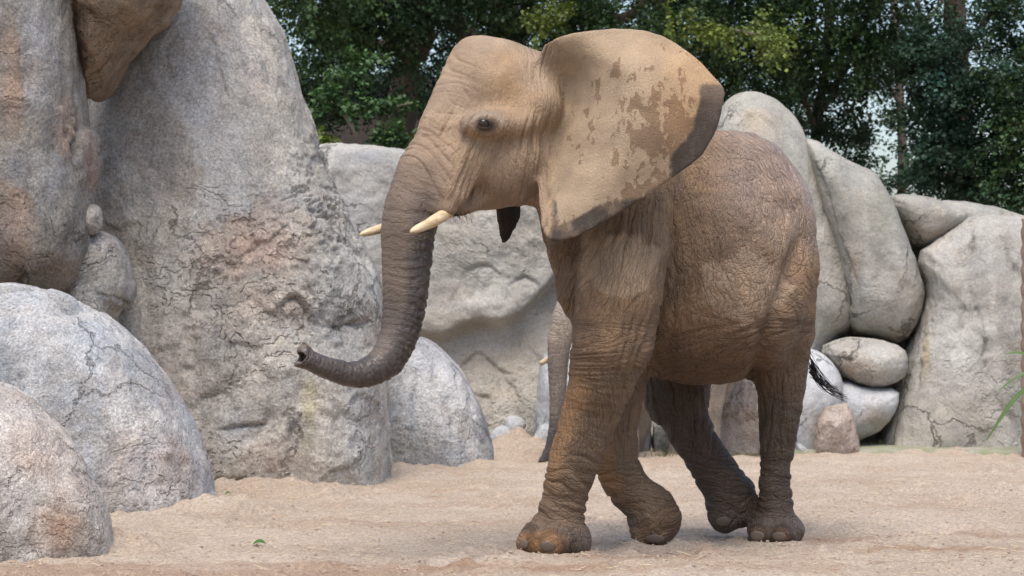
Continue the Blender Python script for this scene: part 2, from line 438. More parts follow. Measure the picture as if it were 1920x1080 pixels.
def rock(name, label, cat, outline, ctr, D, Tf, mat, Tb=None, n=2.4, sub=6, lump=0.03, lf=1.4, rough=0.006, cracks=(), feat=None, stains_shade=(), sm=2, tilt=0.0, group=None):
    """a solid boulder at distance D whose widest outline is the given one; Tf/Tb: how far it swells towards and away from us"""
    global RK; RK += 1
    S_, T_ = ico(sub); Tb = Tb or Tf
    pol = smooth_poly(outline, sm) if sm else np.array(outline, float)
    seg = np.concatenate([pol, pol[:1]]); dense = np.concatenate([np.linspace(seg[i], seg[i + 1], 12, endpoint=False) for i in range(len(pol))])
    ox = (dense[:, 0] - ctr[0]) * D / F; oz = -(dense[:, 1] - ctr[1]) * D / F
    ang = np.arctan2(oz, ox); o_ = np.argsort(ang); ang = ang[o_]; rad = np.hypot(ox, oz)[o_]
    ang = np.concatenate([ang - 2 * np.pi, ang, ang + 2 * np.pi]); rad = np.tile(rad, 3)
    th = np.arctan2(S_[:, 2], S_[:, 0]); s = np.hypot(S_[:, 0], S_[:, 2]); y = S_[:, 1]
    qn = (s ** n + np.abs(y) ** n) ** (1 / n); s = s / qn; y = y / qn
    r = np.interp(th, ang, rad)
    C0 = W(*ctr, D)
    v = np.stack([C0[0] + np.cos(th) * s * r, D + np.where(y < 0, Tf, Tb) * y, C0[2] + np.sin(th) * s * r], 1).astype(np.float32)
    if tilt: v[:, 1] += tilt * (v[:, 2] - C0[2])
    nr = face_normals_to_verts(v, T_)
    h = lump * fbm(v * lf + RK * 3.7, 3) + rough * fbm(v * 9 + RK, 3)
    px_ = 960 + v[:, 0] * F / v[:, 1]; py_ = HZ + (CZ - v[:, 2]) * F / v[:, 1]; front = nr[:, 1] < 0.2
    wx = px_ + 7 * perlin(v * 3.3 + RK) + 4 * perlin(v * 9.0 + RK) + 2 * perlin(v * 25.0); wy = py_ + 7 * perlin(v * 3.3 + 50 + RK) + 4 * perlin(v * 9.0 + 20) + 2 * perlin(v * 25.0 + 9)
    for ci, (pl, w, dep) in enumerate(cracks):
        pl = [tuple(q) for q in spline2(pl)]
        dd, sd = line_dist(wx, wy, pl)
        var = np.clip(0.55 + 0.9 * perlin(v * 2.6 + ci * 5 + RK), 0.0, 1.3)
        far_ = np.exp(-dd / (w * 5.0))
        h -= np.where(front, 1.6 * dep * var * (0.55 * sstep(-0.6 * w, 0.6 * w, sd) * far_ + 0.45 * np.exp(-(dd / (w * 0.8)) ** 2)), 0)
    if feat: h = h + feat(v, nr, px_, py_, front)
    v = v + nr * h[:, None]
    zb = max(0.0, v[:, 2].min()); org = np.array([C0[0], D, zb], np.float32)
    me = mesh_np(name, v - org, tris=T_)
    col = np.zeros((len(v), 3), np.float32); sw = np.zeros(len(v), np.float32)
    for (sx, sy), (rx, ry), cc, am in stains_shade:
        e = 1.1 * am * np.exp(-(((px_ - sx) / rx) ** 2 + ((py_ - sy) / ry) ** 2)) * (0.6 + 0.8 * np.clip(fbm(v * 3.0 + sx, 3) + .3, 0, 1))
        m_ = e > sw; col[m_] = cc; sw = np.maximum(sw, e)
    attr_c(me, 'stain_shade', col); attr_f(me, 'stain_shade_w', np.clip(sw, 0, 1))
    o = link(name, me, org, mat=mat)
    return tag(o, label, cat, group)

# left group
rock('boulder', 'pale pinkish boulder cut by the left edge, lowest and nearest of the rounded boulders', 'boulder',
     [(-420, 1180), (-430, 900), (-330, 760), (-160, 700), (0, 712), (62, 750), (122, 812), (166, 880), (195, 950), (210, 1010), (206, 1080), (190, 1180)], (-90, 980), 14.1, .62, PALE, n=2.3, sub=7, lump=.02, lf=2.2,
     cracks=[([(70, 900), (78, 950), (66, 1010), (80, 1060)], 8, .03), ([(75, 945), (110, 960), (150, 1000)], 6, .02), ([(0, 780), (40, 800)], 5, .012)],
     stains_shade=[((110, 980), (50, 70), (.40, .27, .19), .75), ((70, 850), (60, 60), (.56, .42, .33), .6), ((10, 1040), (25, 70), (.24, .20, .15), .5)])
rock('boulder', 'big grey blue boulder with a hollowed top, between pale boulder and tall slab', 'boulder',
     [(-330, 1060), (-330, 740), (-220, 600), (-100, 545), (0, 533), (62, 535), (132, 548), (205, 592), (272, 648), (332, 735), (380, 830), (401, 900), (409, 965), (404, 1040)], (40, 850), 17.7, .85, GRAN2, n=2.5, sub=7, lump=.025, lf=1.8,
     cracks=[([(130, 565), (165, 590), (210, 610), (260, 640)], 9, .06), ([(265, 640), (300, 670), (330, 725)], 4, .03), ([(330, 700), (365, 770), (388, 840)], 4, .03), ([(268, 865), (272, 885)], 6, .05), ([(395, 840), (402, 900), (398, 950)], 4, .03), ([(180, 900), (230, 915), (300, 905)], 6, .02)],
     feat=lambda v, nr, x, y, f: np.where(f, .05 * np.exp(-(((x - 312) / 11) ** 2 + ((y - 850) / 9) ** 2)) - .09 * np.exp(-(((x - 150) / 32) ** 2 + ((y - 572) / 12) ** 2)), 0),
     stains_shade=[((300, 880), (90, 70), (.47, .36, .29), .75), ((215, 930), (60, 40), (.36, .27, .20), .6), ((330, 730), (40, 60), (.50, .42, .36), .4), ((90, 570), (110, 35), (.62, .62, .61), .55), ((70, 660), (120, 50), (.27, .29, .31), .5)])
SLAB = rock('rock_slab', 'tall leaning grey slab of weathered rock rising out of the frame above the curled trunk', 'rock',
     [(110, 1010), (110, 600), (150, 240), (210, 0), (300, -190), (390, -190), (445, -90), (491, 0), (531, 62), (560, 150), (581, 222), (601, 300), (642, 400), (691, 480), (717, 540), (724, 600), (729, 720), (728, 850), (722, 1000)], (430, 480), 20.8, 1.15, GRAN, n=3.0, sub=8, lump=.05, lf=.9, rough=.010, tilt=.16,
     cracks=[([(395, 70), (415, 130), (425, 175), (460, 195)], 2.5, .03), ([(490, 30), (520, 90), (548, 150)], 3, .03), ([(470, 555), (500, 580), (530, 605), (520, 640)], 4, .06), ([(530, 570), (560, 560), (590, 600), (640, 610), (690, 600)], 5, .07), ([(590, 560), (615, 600), (650, 620)], 4, .06),
             ([(380, 745), (420, 735), (440, 760)], 4, .03), ([(415, 800), (450, 795), (495, 790), (500, 770)], 4, .05), ([(445, 690), (455, 720)], 4, .04), ([(640, 440), (665, 470), (690, 500)], 3, .03), ([(350, 370), (395, 420), (440, 410), (520, 420), (545, 470)], 3, .015), ([(575, 690), (562, 760), (548, 830)], 5, .015),
             ([(610, 730), (640, 740), (655, 790)], 6, .01)],
     feat=lambda v, nr, x, y, f: np.where(f, -.035 * np.exp(-(((x - 500) / 70) ** 2 + ((y - 470) / 60) ** 2)) * (fbm(v * 4, 3) > -.1) + .036 * sstep(-.03, .03, fbm(v * np.array([3.0, 2, 4.6]) + 3, 5)) * np.exp(-(((x - 588) / 58) ** 2 + ((y - 400) / 160) ** 2)) + .030 * sstep(.0, .04, fbm(v * np.array([6.5, 4, 10.0]) + 1, 5)) * np.exp(-(((x - 590 - (y - 400) * .2) / 55) ** 2 + ((y - 420) / 120) ** 2))
                                                + .014 * sstep(.0, .03, fbm(v * np.array([2.2, 2, 3.2]) + 7, 5)) * sstep(560, 640, y) * sstep(900, 840, y) + .022 * sstep(.1, .13, fbm(v * np.array([1.3, 1, 1.6]) + 17, 5)) * sstep(330, 420, y)
                                                - .05 * sstep(560, 600, y) * np.exp(-((x - 560) / 70) ** 2) * np.exp(-((y - 610) / 35) ** 2), 0),
     stains_shade=[((470, 460), (85, 60), (.52, .38, .30), .95), ((500, 560), (70, 50), (.48, .37, .30), .7), ((580, 760), (16, 45), (.42, .37, .13), .5), ((575, 820), (14, 40), (.36, .32, .17), .4), ((330, 300), (70, 130), (.30, .225, .165), .55), ((240, 430), (60, 90), (.30, .24, .185), .5),
             ((370, 140), (60, 200), (.50, .50, .51), .6), ((420, 330), (60, 110), (.52, .52, .53), .6), ((600, 320), (45, 60), (.29, .27, .24), .6), ((540, 210), (40, 60), (.29, .27, .23), .5), ((520, 860), (60, 40), (.46, .36, .29), .6), ((670, 810), (50, 60), (.52, .53, .54), .5), ((440, 790), (40, 50), (.33, .34, .36), .5), ((640, 540), (60, 70), (.52, .52, .51), .5)])
rock('hanging_rock', 'massive dark streaked rock on the upper left with a rounded bottom edge', 'rock',
     [(-420, -260), (90, -260), (134, -100), (142, 20), (150, 90), (155, 165), (164, 230), (160, 330), (165, 420), (160, 500), (142, 542), (95, 548), (50, 536), (-100, 560), (-420, 600)], (-60, 190), 18.9, .85, DARK, n=3.4, sub=7, lump=.05, lf=1.0, rough=.010, tilt=-.05,
     cracks=[([(44, 440), (48, 500), (42, 545)], 7, .10), ([(0, 345), (40, 375)], 2.5, .03), ([(60, 395), (95, 430)], 2.5, .03), ([(150, 160), (140, 250), (150, 330)], 5, .05)],
     feat=lambda v, nr, x, y, f: np.where(f, -.05 * sstep(-.02, .02, fbm(v * 4.5, 4)) * np.exp(-(((x - 125) / 22) ** 2 + ((y - 245) / 50) ** 2)), 0),
     stains_shade=[((20, 440), (40, 110), (.37, .25, .18), .8), ((120, 505), (50, 26), (.22, .15, .10), .9), ((125, 245), (20, 45), (.46, .32, .22), .8), ((20, 170), (25, 120), (.40, .27, .19), .5), ((70, 80), (35, 140), (.42, .42, .44), .6), ((80, 330), (50, 60), (.40, .41, .43), .6), ((40, 320), (40, 50), (.22, .22, .235), .6)])
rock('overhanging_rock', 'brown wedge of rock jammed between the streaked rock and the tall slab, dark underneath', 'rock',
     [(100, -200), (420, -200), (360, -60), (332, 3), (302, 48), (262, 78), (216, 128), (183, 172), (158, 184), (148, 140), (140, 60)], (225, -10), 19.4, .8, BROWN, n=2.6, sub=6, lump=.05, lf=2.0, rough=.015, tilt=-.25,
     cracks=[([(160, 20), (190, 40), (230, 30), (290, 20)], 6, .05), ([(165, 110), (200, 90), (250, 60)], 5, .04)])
rock('rock_ledge', 'narrow broken ledge of rock under the brown wedge, beside the slab', 'rock',
     [(130, 225), (166, 236), (180, 252), (183, 280), (178, 330), (170, 372), (150, 400), (130, 390)], (152, 310), 18.95, .4, DARK, n=3, sub=5, lump=.03, lf=4, sm=1, stains_shade=[((170, 310), (12, 60), (.45, .30, .21), .8)])
rock('stone', 'small rounded stone wedged above a squat grey rock in the gap beside the slab', 'stone',
     [(150, 400), (165, 384), (182, 383), (192, 400), (190, 427), (178, 440), (155, 442)], (172, 412), 18.85, .16, GRAN, sub=5, lump=.01, lf=5, sm=1)
rock('squat_rock', 'squat grey rock in the gap between the streaked rock and the tall slab', 'rock',
     [(130, 455), (170, 433), (205, 436), (232, 462), (248, 505), (254, 545), (246, 575), (215, 590), (215, 640), (120, 640)], (185, 530), 19.15, .42, GRAN, n=2.8, sub=6, lump=.02, lf=3, sm=1, cracks=[([(160, 545), (205, 552), (245, 572)], 4, .03)])
rock('boulder', 'smooth grey dome boulder behind the curl of the trunk', 'boulder',
     [(690, 960), (690, 740), (725, 655), (760, 634), (795, 630), (830, 655), (866, 696), (896, 745), (915, 800), (926, 862), (922, 950)], (800, 810), 23.0, .75, GRAN2, n=2.4, sub=7, lump=.02, lf=1.8,
     stains_shade=[((800, 680), (60, 40), (.56, .56, .57), .5), ((760, 850), (60, 40), (.29, .29, .25), .6), ((890, 840), (30, 40), (.40, .37, .33), .6)],  # pale top and dark base put light and shade into the colour
     cracks=[([(840, 690), (870, 735), (890, 780)], 3, .02), ([(770, 640), (800, 655), (820, 690)], 2.5, .015)])
# back wall
def wall_feat(v, nr, x, y, f):
    edge = np.interp(x, [560, 790, 830, 870, 900, 940, 975, 1010, 1040, 1400], [600, 628, 632, 612, 604, 606, 590, 556, 520, 500])
    w = sstep(-10, 14, y - edge)
    up = 0.06 * np.exp(-((y - edge + 25) / 30) ** 2)
    return np.where(f, -.15 * w * sstep(240, 60, y - edge) - .06 * w + up, 0)
rock('rock_wall', 'broad pale wall of cast rock behind the trunk and the front legs', 'rock wall',
     [(520, 990), (520, 330), (560, 287), (640, 280), (705, 281), (745, 291), (900, 310), (1200, 310), (1420, 330), (1420, 990)], (960, 620), 26.2, .8, WALL, n=7, sub=8, lump=.07, lf=.8, rough=.014, feat=wall_feat, sm=2,
     cracks=[([(845, 560), (870, 515), (905, 500), (935, 510)], 4, .05), ([(905, 500), (900, 530), (885, 560)], 4, .03), ([(945, 545), (985, 520), (1010, 535), (1025, 560)], 4, .05), ([(870, 690), (900, 665), (935, 690), (965, 700)], 4, .05), ([(905, 745), (925, 760), (925, 790)], 4, .05), ([(960, 720), (975, 760), (980, 800)], 4, .04), ([(1000, 660), (1020, 690), (1025, 720)], 4, .04), ([(640, 360), (690, 370), (720, 350)], 4, .02)],
     stains_shade=[((670, 300), (80, 18), (.27, .275, .28), .8), ((660, 400), (70, 60), (.46, .47, .48), .6), ((860, 610), (60, 22), (.33, .275, .21), .6), ((930, 690), (90, 80), (.46, .40, .32), .6), ((900, 470), (90, 60), (.42, .39, .33), .5)])
# right group
rock('boulder', 'tall round headed boulder rising behind the elephant\'s rump', 'boulder',
     [(1250, 960), (1270, 600), (1318, 270), (1345, 212), (1372, 180), (1412, 172), (1452, 186), (1490, 222), (1512, 262), (1532, 332), (1562, 402), (1590, 482), (1604, 560), (1602, 618), (1550, 640), (1520, 760), (1500, 960)], (1430, 500), 25.5, .8, WALLG, n=2.6, sub=7, lump=.03, lf=1.1,
     cracks=[([(1395, 228), (1412, 215), (1428, 222), (1445, 235)], 3, .035), ([(1412, 215), (1408, 235), (1395, 245)], 3, .03)],
     stains_shade=[((1420, 235), (30, 26), (.45, .36, .25), .7), ((1560, 540), (40, 80), (.45, .42, .36), .5), ((1400, 190), (60, 20), (.33, .33, .27), .5)])
rock('boulder', 'leaning grey boulder with a sloping shoulder, next to the round headed one', 'boulder',
     [(1500, 262), (1525, 258), (1562, 282), (1612, 310), (1642, 326), (1668, 372), (1694, 432), (1718, 500), (1735, 545), (1722, 600), (1692, 648), (1642, 636), (1588, 622), (1575, 560), (1552, 480), (1530, 400), (1508, 330)], (1625, 480), 25.3, .62, WALLG, n=2.5, sub=7, lump=.03, lf=1.2, sm=1,
     cracks=[([(1535, 330), (1560, 400), (1585, 470), (1592, 540), (1585, 600)], 5, .06), ([(1590, 480), (1606, 520)], 4, .03), ([(1560, 300), (1545, 320)], 3, .02)],
     stains_shade=[((1660, 400), (40, 40), (.32, .32, .25), .55), ((1640, 560), (60, 60), (.46, .45, .42), .5), ((1600, 500), (14, 40), (.47, .38, .27), .6), ((1690, 630), (30, 20), (.36, .28, .2), .5)])
rock('capping_rock', 'flat topped brownish rock resting in the notch above the big pale rock', 'rock',
     [(1655, 372), (1700, 364), (1760, 376), (1812, 398), (1806, 422), (1775, 450), (1722, 468), (1700, 458), (1682, 425)], (1735, 412), 25.6, .5, WALLG, n=2.6, sub=6, lump=.02, lf=2, sm=1,
     stains_shade=[((1740, 435), (60, 28), (.31, .25, .19), .7)])
rock('capping_rock', 'long low rock lying along the top of the big pale rock under the trees', 'rock',
     [(1740, 380), (1790, 374), (1840, 385), (1900, 402), (1990, 420), (2060, 440), (2060, 500), (1760, 500), (1730, 430)], (1870, 440), 26.3, .5, WALLG, n=3, sub=6, lump=.02, lf=2, sm=1)
rock('leaning_rock', 'big pale creased rock at the right edge, spreading towards its foot', 'rock',
     [(1600, 980), (1640, 860), (1662, 790), (1692, 700), (1728, 600), (1742, 545), (1722, 478), (1765, 452), (1800, 424), (1822, 409), (1870, 405), (1960, 412), (2140, 420), (2140, 980)], (1860, 660), 25.1, .7, WALL, n=3.2, sub=7, lump=.04, lf=1.1, rough=.012, sm=1, tilt=.08,
     cracks=[([(1822, 440), (1820, 480), (1808, 520), (1798, 560)], 4, .06), ([(1880, 430), (1878, 455), (1900, 490), (1916, 520)], 4, .05), ([(1815, 520), (1830, 570), (1838, 600)], 3, .04), ([(1770, 578), (1830, 582)], 2.5, .03), ([(1845, 640), (1850, 680), (1870, 740), (1895, 790)], 4, .05), ([(1735, 630), (1728, 680), (1720, 730)], 4, .03), ([(1810, 560), (1800, 620), (1775, 680)], 3, .025)],
     feat=lambda v, nr, x, y, f: np.where(f, .06 * np.exp(-((x - 1850 - (y - 450) * .1) / 26) ** 2) * sstep(420, 450, y) * sstep(600, 520, y) + .05 * np.exp(-((x - 1880) / 20) ** 2 - ((y - 440) / 16) ** 2), 0),
     stains_shade=[((1790, 640), (50, 60), (.57, .56, .53), .8), ((1850, 490), (22, 60), (.33, .32, .30), .6), ((1770, 520), (50, 50), (.52, .50, .46), .5), ((1735, 650), (10, 50), (.42, .34, .20), .7), ((1800, 790), (80, 40), (.42, .385, .33), .6)])
rock('boulder', 'rounded pale boulder in the lower stack, upper of the two beside the jagged block', 'boulder',
     [(1532, 652), (1580, 632), (1642, 635), (1692, 650), (1702, 682), (1690, 714), (1642, 732), (1590, 716), (1556, 692)], (1622, 682), 24.8, .45, WALL, n=2.3, sub=6, lump=.015, lf=2.4, sm=1,
     cracks=[([(1565, 665), (1600, 670), (1612, 655)], 3, .03)], stains_shade=[((1600, 690), (40, 26), (.36, .28, .20), .6), ((1660, 665), (36, 20), (.54, .52, .49), .6)])
rock('boulder', 'rounded grey boulder in the lower stack, under the pale one', 'boulder',
     [(1510, 800), (1545, 722), (1580, 712), (1622, 728), (1682, 728), (1684, 760), (1660, 800), (1615, 826), (1560, 840)], (1605, 770), 24.75, .45, BLUE, n=2.3, sub=6, lump=.015, lf=2.4, sm=1,
     stains_shade=[((1640, 790), (40, 26), (.32, .26, .19), .7), ((1590, 740), (30, 18), (.40, .41, .42), .5)])
rock('boulder', 'smooth bluish boulder behind the hanging tail', 'boulder',
     [(1400, 900), (1400, 720), (1440, 672), (1490, 652), (1525, 654), (1556, 672), (1580, 712), (1578, 760), (1562, 802), (1545, 900)], (1490, 770), 24.5, .5, BLUE, n=2.3, sub=6, lump=.02, lf=2,
     stains_shade=[((1540, 800), (26, 40), (.36, .31, .26), .8), ((1530, 690), (30, 30), (.55, .57, .60), .6)])
rock('boulder', 'pale boulder half hidden behind the small elephant\'s trunk', 'boulder',
     [(1000, 900), (1006, 720), (1016, 670), (1040, 640), (1075, 640), (1100, 700), (1110, 900)], (1052, 770), 25.0, .4, BLUE, n=2.3, sub=6, lump=.015, lf=2.5)

def hull_block(name, label, cat, pts, D, depth, mat, seed, group=None):
    """angular quarried block: convex hull of an irregular front and back face, edges broken"""
    rr = random.Random(seed); bm = bmesh.new()
    cx = sum(p[0] for p in pts) / len(pts); cy = sum(p[1] for p in pts) / len(pts)
    for k, (x, y) in enumerate(pts):
        for dd in (-depth * rr.uniform(.3, .5), depth * rr.uniform(.3, .5)):
            sh = rr.uniform(.80, 1.0) if dd < 0 else 1.0
            bm.verts.new(W(cx + (x - cx) * sh, cy + (y - cy) * sh, D + dd))
    bm.verts.new(W(cx + rr.uniform(-.1, .1) * 40, cy - 8, D - depth * .62))
    bmesh.ops.convex_hull(bm, input=bm.verts)
    bmesh.ops.bevel(bm, geom=[e for e in bm.edges], offset=.02, segments=1, affect='EDGES')
    bmesh.ops.triangulate(bm, faces=bm.faces)
    for _ in range(3): bmesh.ops.subdivide_edges(bm, edges=[e for e in bm.edges if e.calc_length() > .04], cuts=1, use_grid_fill=True)
    bmesh.ops.triangulate(bm, faces=bm.faces)
    me = bpy.data.meshes.new(name); bm.normal_update(); 
    P = np.array([q.co[:] for q in bm.verts], np.float32); nr = np.array([q.normal[:] for q in bm.verts], np.float32)
    P = P + nr * (0.022 * fbm(P * 5 + seed, 3))[:, None]
    org = W(cx, cy, D); org[2] = 0
    for q, p in zip(bm.verts, P - org): q.co = Vector(p)
    bm.to_mesh(me); bm.free()
    return tag(link(name, me, org, mat=mat), label, cat, group)
hull_block('stone_block', 'jagged pinkish stone block standing at the wall\'s foot below the tail tuft', 'stone block', [(1522, 862), (1530, 790), (1548, 760), (1590, 755), (1600, 780), (1616, 862)], 24.0, .5, BLOCK, 3)
hull_block('stone_block', 'large rough pinkish block seen between the two hind legs', 'stone block', [(1340, 866), (1348, 745), (1368, 705), (1420, 700), (1470, 760), (1480, 866)], 24.15, .6, BLOCK, 5)
hull_block('stone_post', 'squared stone with a pale top seen between the elephant\'s legs, left of its pair', 'stone', [(1196, 868), (1197, 772), (1221, 774), (1222, 868)], 24.3, .3, BLUE, 7)
hull_block('stone_post', 'plain grey squared stone seen between the elephant\'s legs, right of its pair', 'stone', [(1224, 868), (1225, 792), (1254, 798), (1255, 868)], 24.25, .3, WALLG, 8)
hull_block('wedge_stone', 'pale bluish wedge of stone leaning at the wall behind the small elephant\'s trunk', 'stone', [(980, 868), (1000, 822), (1016, 795), (1040, 800), (1050, 868)], 24.5, .3, BLUE, 9)
hull_block('wedge_stone', 'small three cornered stone at the foot of the bluish boulder, right of the hind leg', 'stone', [(1490, 860), (1494, 828), (1504, 832), (1524, 858)], 24.0, .25, BLUE, 12)
for k, (x, y, rx, ry, D, lab) in enumerate([(942, 822, 28, 26, 24.7, 'grey rounded stone beside the dome boulder at the wall foot'), (965, 798, 22, 20, 24.95, 'pale stone resting against the wall above a grey rounded stone'), (910, 838, 20, 18, 24.6, 'half hidden stone right behind the dome boulder')]):
    rock('stone', lab, 'stone', [(x + rx * math.cos(a) * random.uniform(.85, 1.1), y + ry * math.sin(a) * random.uniform(.85, 1.1)) for a in np.linspace(0, 2 * math.pi, 9)[:-1]], (x, y), D, .2, BLUE if k < 2 else WALL, sub=5, lump=.01, lf=4, sm=1)
rock('backing_rock', 'shadowed rock filling the crevice behind the stacked boulders and the leaning rock', 'rock',
     [(1470, 900), (1470, 560), (1560, 470), (1680, 425), (1760, 430), (1790, 560), (1790, 900)], (1640, 690), 26.3, .4, WALLG, n=4, sub=5)
# low kerb with grass at the foot of the right rocks
def kerb():
    n = N('mossy_kerb'); g = n.noise(6, 5, .6)
    mt = n.done(n.mix(n.rng(g, .4, .6), (.30, .29, .24), (.22, .23, .14)), .95, n.bump(n.noise(30, 4, .7), .6, .02))
    bm = bmesh.new(); P = []
    x0, x1, y0, y1 = 2.6, 9.0, 23.85, 25.5; nx = 90
    prof = [(y0, -.05), (y0 + .01, .045), (y0 + .07, .075), (y1, .10)]
    V_, Q_ = [], []
    for i in range(nx + 1):
        x = x0 + (x1 - x0) * i / nx
        for y, z in prof: V_.append((x, y + .06 * float(perlin(np.array([[x * 2, y, 0]]))[0]), z + .015 * float(perlin(np.array([[x * 3, y * 3, 5]]))[0])))
    for i in range(nx):
        for j in range(3): Q_.append((i * 4 + j, (i + 1) * 4 + j, (i + 1) * 4 + j + 1, i * 4 + j + 1))
    o = link('kerb', mesh_np('kerb', V_, Q_), mat=mt); tag(o, 'low mossy kerb at the foot of the rocks', kind='structure')
kerb()

# ------------------------------------------------------------------ trees
def leaf_material():
    n = N('leaf')
    col = n.attr('leafc', 'Color')
    n.b.inputs['Roughness'].default_value = 0.55; n.b.inputs['Specular IOR Level'].default_value = 0.35
    n._set(n.b.inputs['Base Color'], col)
    tr = n.node('ShaderNodeBsdfTranslucent', {'Color': n.mix(1.0, col, (1.0, 1.1, 0.6), 'MULTIPLY')})
    mx = n.node('ShaderNodeMixShader', {0: 0.16, 1: n.b.outputs[0], 2: tr.outputs[0]})
    n.t.links.new(mx.outputs[0], n.out.inputs[0]); return n.m
LEAF = leaf_material()
def bark_material(name, a, b):
    n = N(name); g = n.noise(1.0, 6, .65, .3, vec=n.map((9, 9, 2.2)))
    return n.done(n.mix(n.rng(g, .35, .65), a, b), .9, n.bump(g, .8, .03), .2)
BARK = bark_material('bark', (.13, .10, .078), (.25, .20, .165))
PALEB = bark_material('pale_bark', (.12, .10, .085), (.22, .19, .165))

def spray_leaves(cs, dirs, nleaf, size, spread, color, cvar, seed):
    """leaf quads (folded at the midrib) spread round the clump centres cs, each clump a flattened spray"""
    g = np.random.default_rng(seed); nc = len(cs); n = nc * nleaf
    ci = np.repeat(np.arange(nc), nleaf)
    cd = dirs[ci]
    side = np.cross(cd, np.array([0, 0, 1.0])); side /= np.linalg.norm(side, axis=1, keepdims=True) + 1e-6
    t = g.uniform(-1, 1, n); w = g.normal(0, .42, n) * (1 - .35 * np.abs(t)); hgt = g.normal(0, .20, n)
    sp = spread * g.uniform(.6, 1.3, nc)[ci]
    p = cs[ci] + cd * (t * sp)[:, None] + side * (w * sp)[:, None] + np.array([0, 0, 1.0]) * (hgt * sp - .18 * sp * t * t)[:, None]
    a = g.uniform(0, 2 * np.pi, n); el = g.normal(-.25, .45, n)
    d = np.stack([np.cos(a) * np.cos(el), np.sin(a) * np.cos(el), np.sin(el)], 1) * .7 + cd * .55; d /= np.linalg.norm(d, axis=1, keepdims=True)
    up = np.stack([g.normal(0, .45, n), g.normal(0, .45, n), np.ones(n)], 1); s = np.cross(d, up); s /= np.linalg.norm(s, axis=1, keepdims=True); u = np.cross(s, d)
    L = size * g.uniform(.6, 1.35, n); B_ = L * g.uniform(.30, .42, n)
    v = np.stack([p, p + d * (L * .5)[:, None] + s * B_[:, None] + u * (B_ * .35)[:, None], p + d * L[:, None], p + d * (L * .5)[:, None] - s * B_[:, None] + u * (B_ * .35)[:, None]], 1)
    q = np.arange(n * 4).reshape(n, 4)
    tri = np.concatenate([q[:, [0, 1, 2]], q[:, [0, 2, 3]]])
    cl = np.array(color)[None] * (1 + cvar * g.normal(0, 1, (nc, 1)))[ci] * (1 + .18 * g.normal(0, 1, (n, 1)))
    cl = cl * np.array([1, 1, 1]) + (g.normal(0, .35, (nc, 1))[ci]) * np.array([.012, .006, -.006])
    cl = np.clip(cl, .008, .4); cl = np.repeat(cl, 4, 0)
    return v.reshape(-1, 3), tri, cl
def crown_points(c0, rad, n, seed, hollow=.35, gap=-.05, fr=1.6):
    g = np.random.default_rng(seed); out = []
    for it in range(12):
        if len(out) >= n: break
        if it > 3: gap = -9
        q = g.normal(size=(n * 3, 3)); q /= np.linalg.norm(q, axis=1, keepdims=True)
        q *= g.uniform(hollow ** 3, 1, (n * 3, 1)) ** (1 / 3)
        p = np.array(c0) + q * np.array(rad)
        k = perlin(p * fr + seed) > gap
        out += list(p[k])
    return np.array(out[:n])
def make_foliage(name, parent, org, blobs, seed, nleaf=72, size=.060, spread=.27, color=(.045, .075, .030), cvar=.28):
    VV, TT, CC = [], [], []; o_ = 0
    for k, bl in enumerate(blobs):
        c0, rad, n = bl[:3]; kw = bl[3] if len(bl) > 3 else {}
        col = kw.pop('color', color) if kw else color
        P = crown_points(c0, rad, n, seed * 13 + k, **{x: y for x, y in kw.items() if x in ('hollow', 'gap', 'fr')})
        d = (P - np.array(c0)) / np.array(rad) + np.random.default_rng(seed + k).normal(0, .35, P.shape) + np.array([0, 0, -.1]); d /= np.linalg.norm(d, axis=1, keepdims=True)
        v_, t_, c_ = spray_leaves(P, d, nleaf, size, spread, col, cvar, seed * 7 + k)
        VV.append(v_); TT.append(t_ + o_); CC.append(c_); o_ += len(v_)
    v_ = np.concatenate(VV); me = mesh_np(name, v_ - np.array(org), tris=np.concatenate(TT), smooth=False)
    attr_c(me, 'leafc', np.concatenate(CC)); o = link(name, me, parent=parent, mat=LEAF); o['kind'] = 'stuff'; return o
def limb(name, parent, org, P, r0, r1, mat, n=14, seg=9, wob=.03):
    Q = spline0(P, n); Q = Q + wob * np.stack([perlin(Q * 1.7 + k * 9) for k in range(3)], 1)
    V_, Qd, T_ = tube0(Q, np.linspace(r0, r1, n), seg)
    return link(name, mesh_np(name, np.array(V_) - np.array(org), Qd, T_), parent=parent, mat=mat)
def spline0(P, n=16):
    P = np.array(P, float); t = np.linspace(0, len(P) - 1, n); out = []
    for s in t:
        i = min(int(s), len(P) - 2); u = s - i
        p0 = P[max(i - 1, 0)]; p1 = P[i]; p2 = P[i + 1]; p3 = P[min(i + 2, len(P) - 1)]
        out.append(0.5 * ((2 * p1) + (-p0 + p2) * u + (2 * p0 - 5 * p1 + 4 * p2 - p3) * u * u + (-p0 + 3 * p1 - 3 * p2 + p3) * u ** 3))
    return np.array(out)
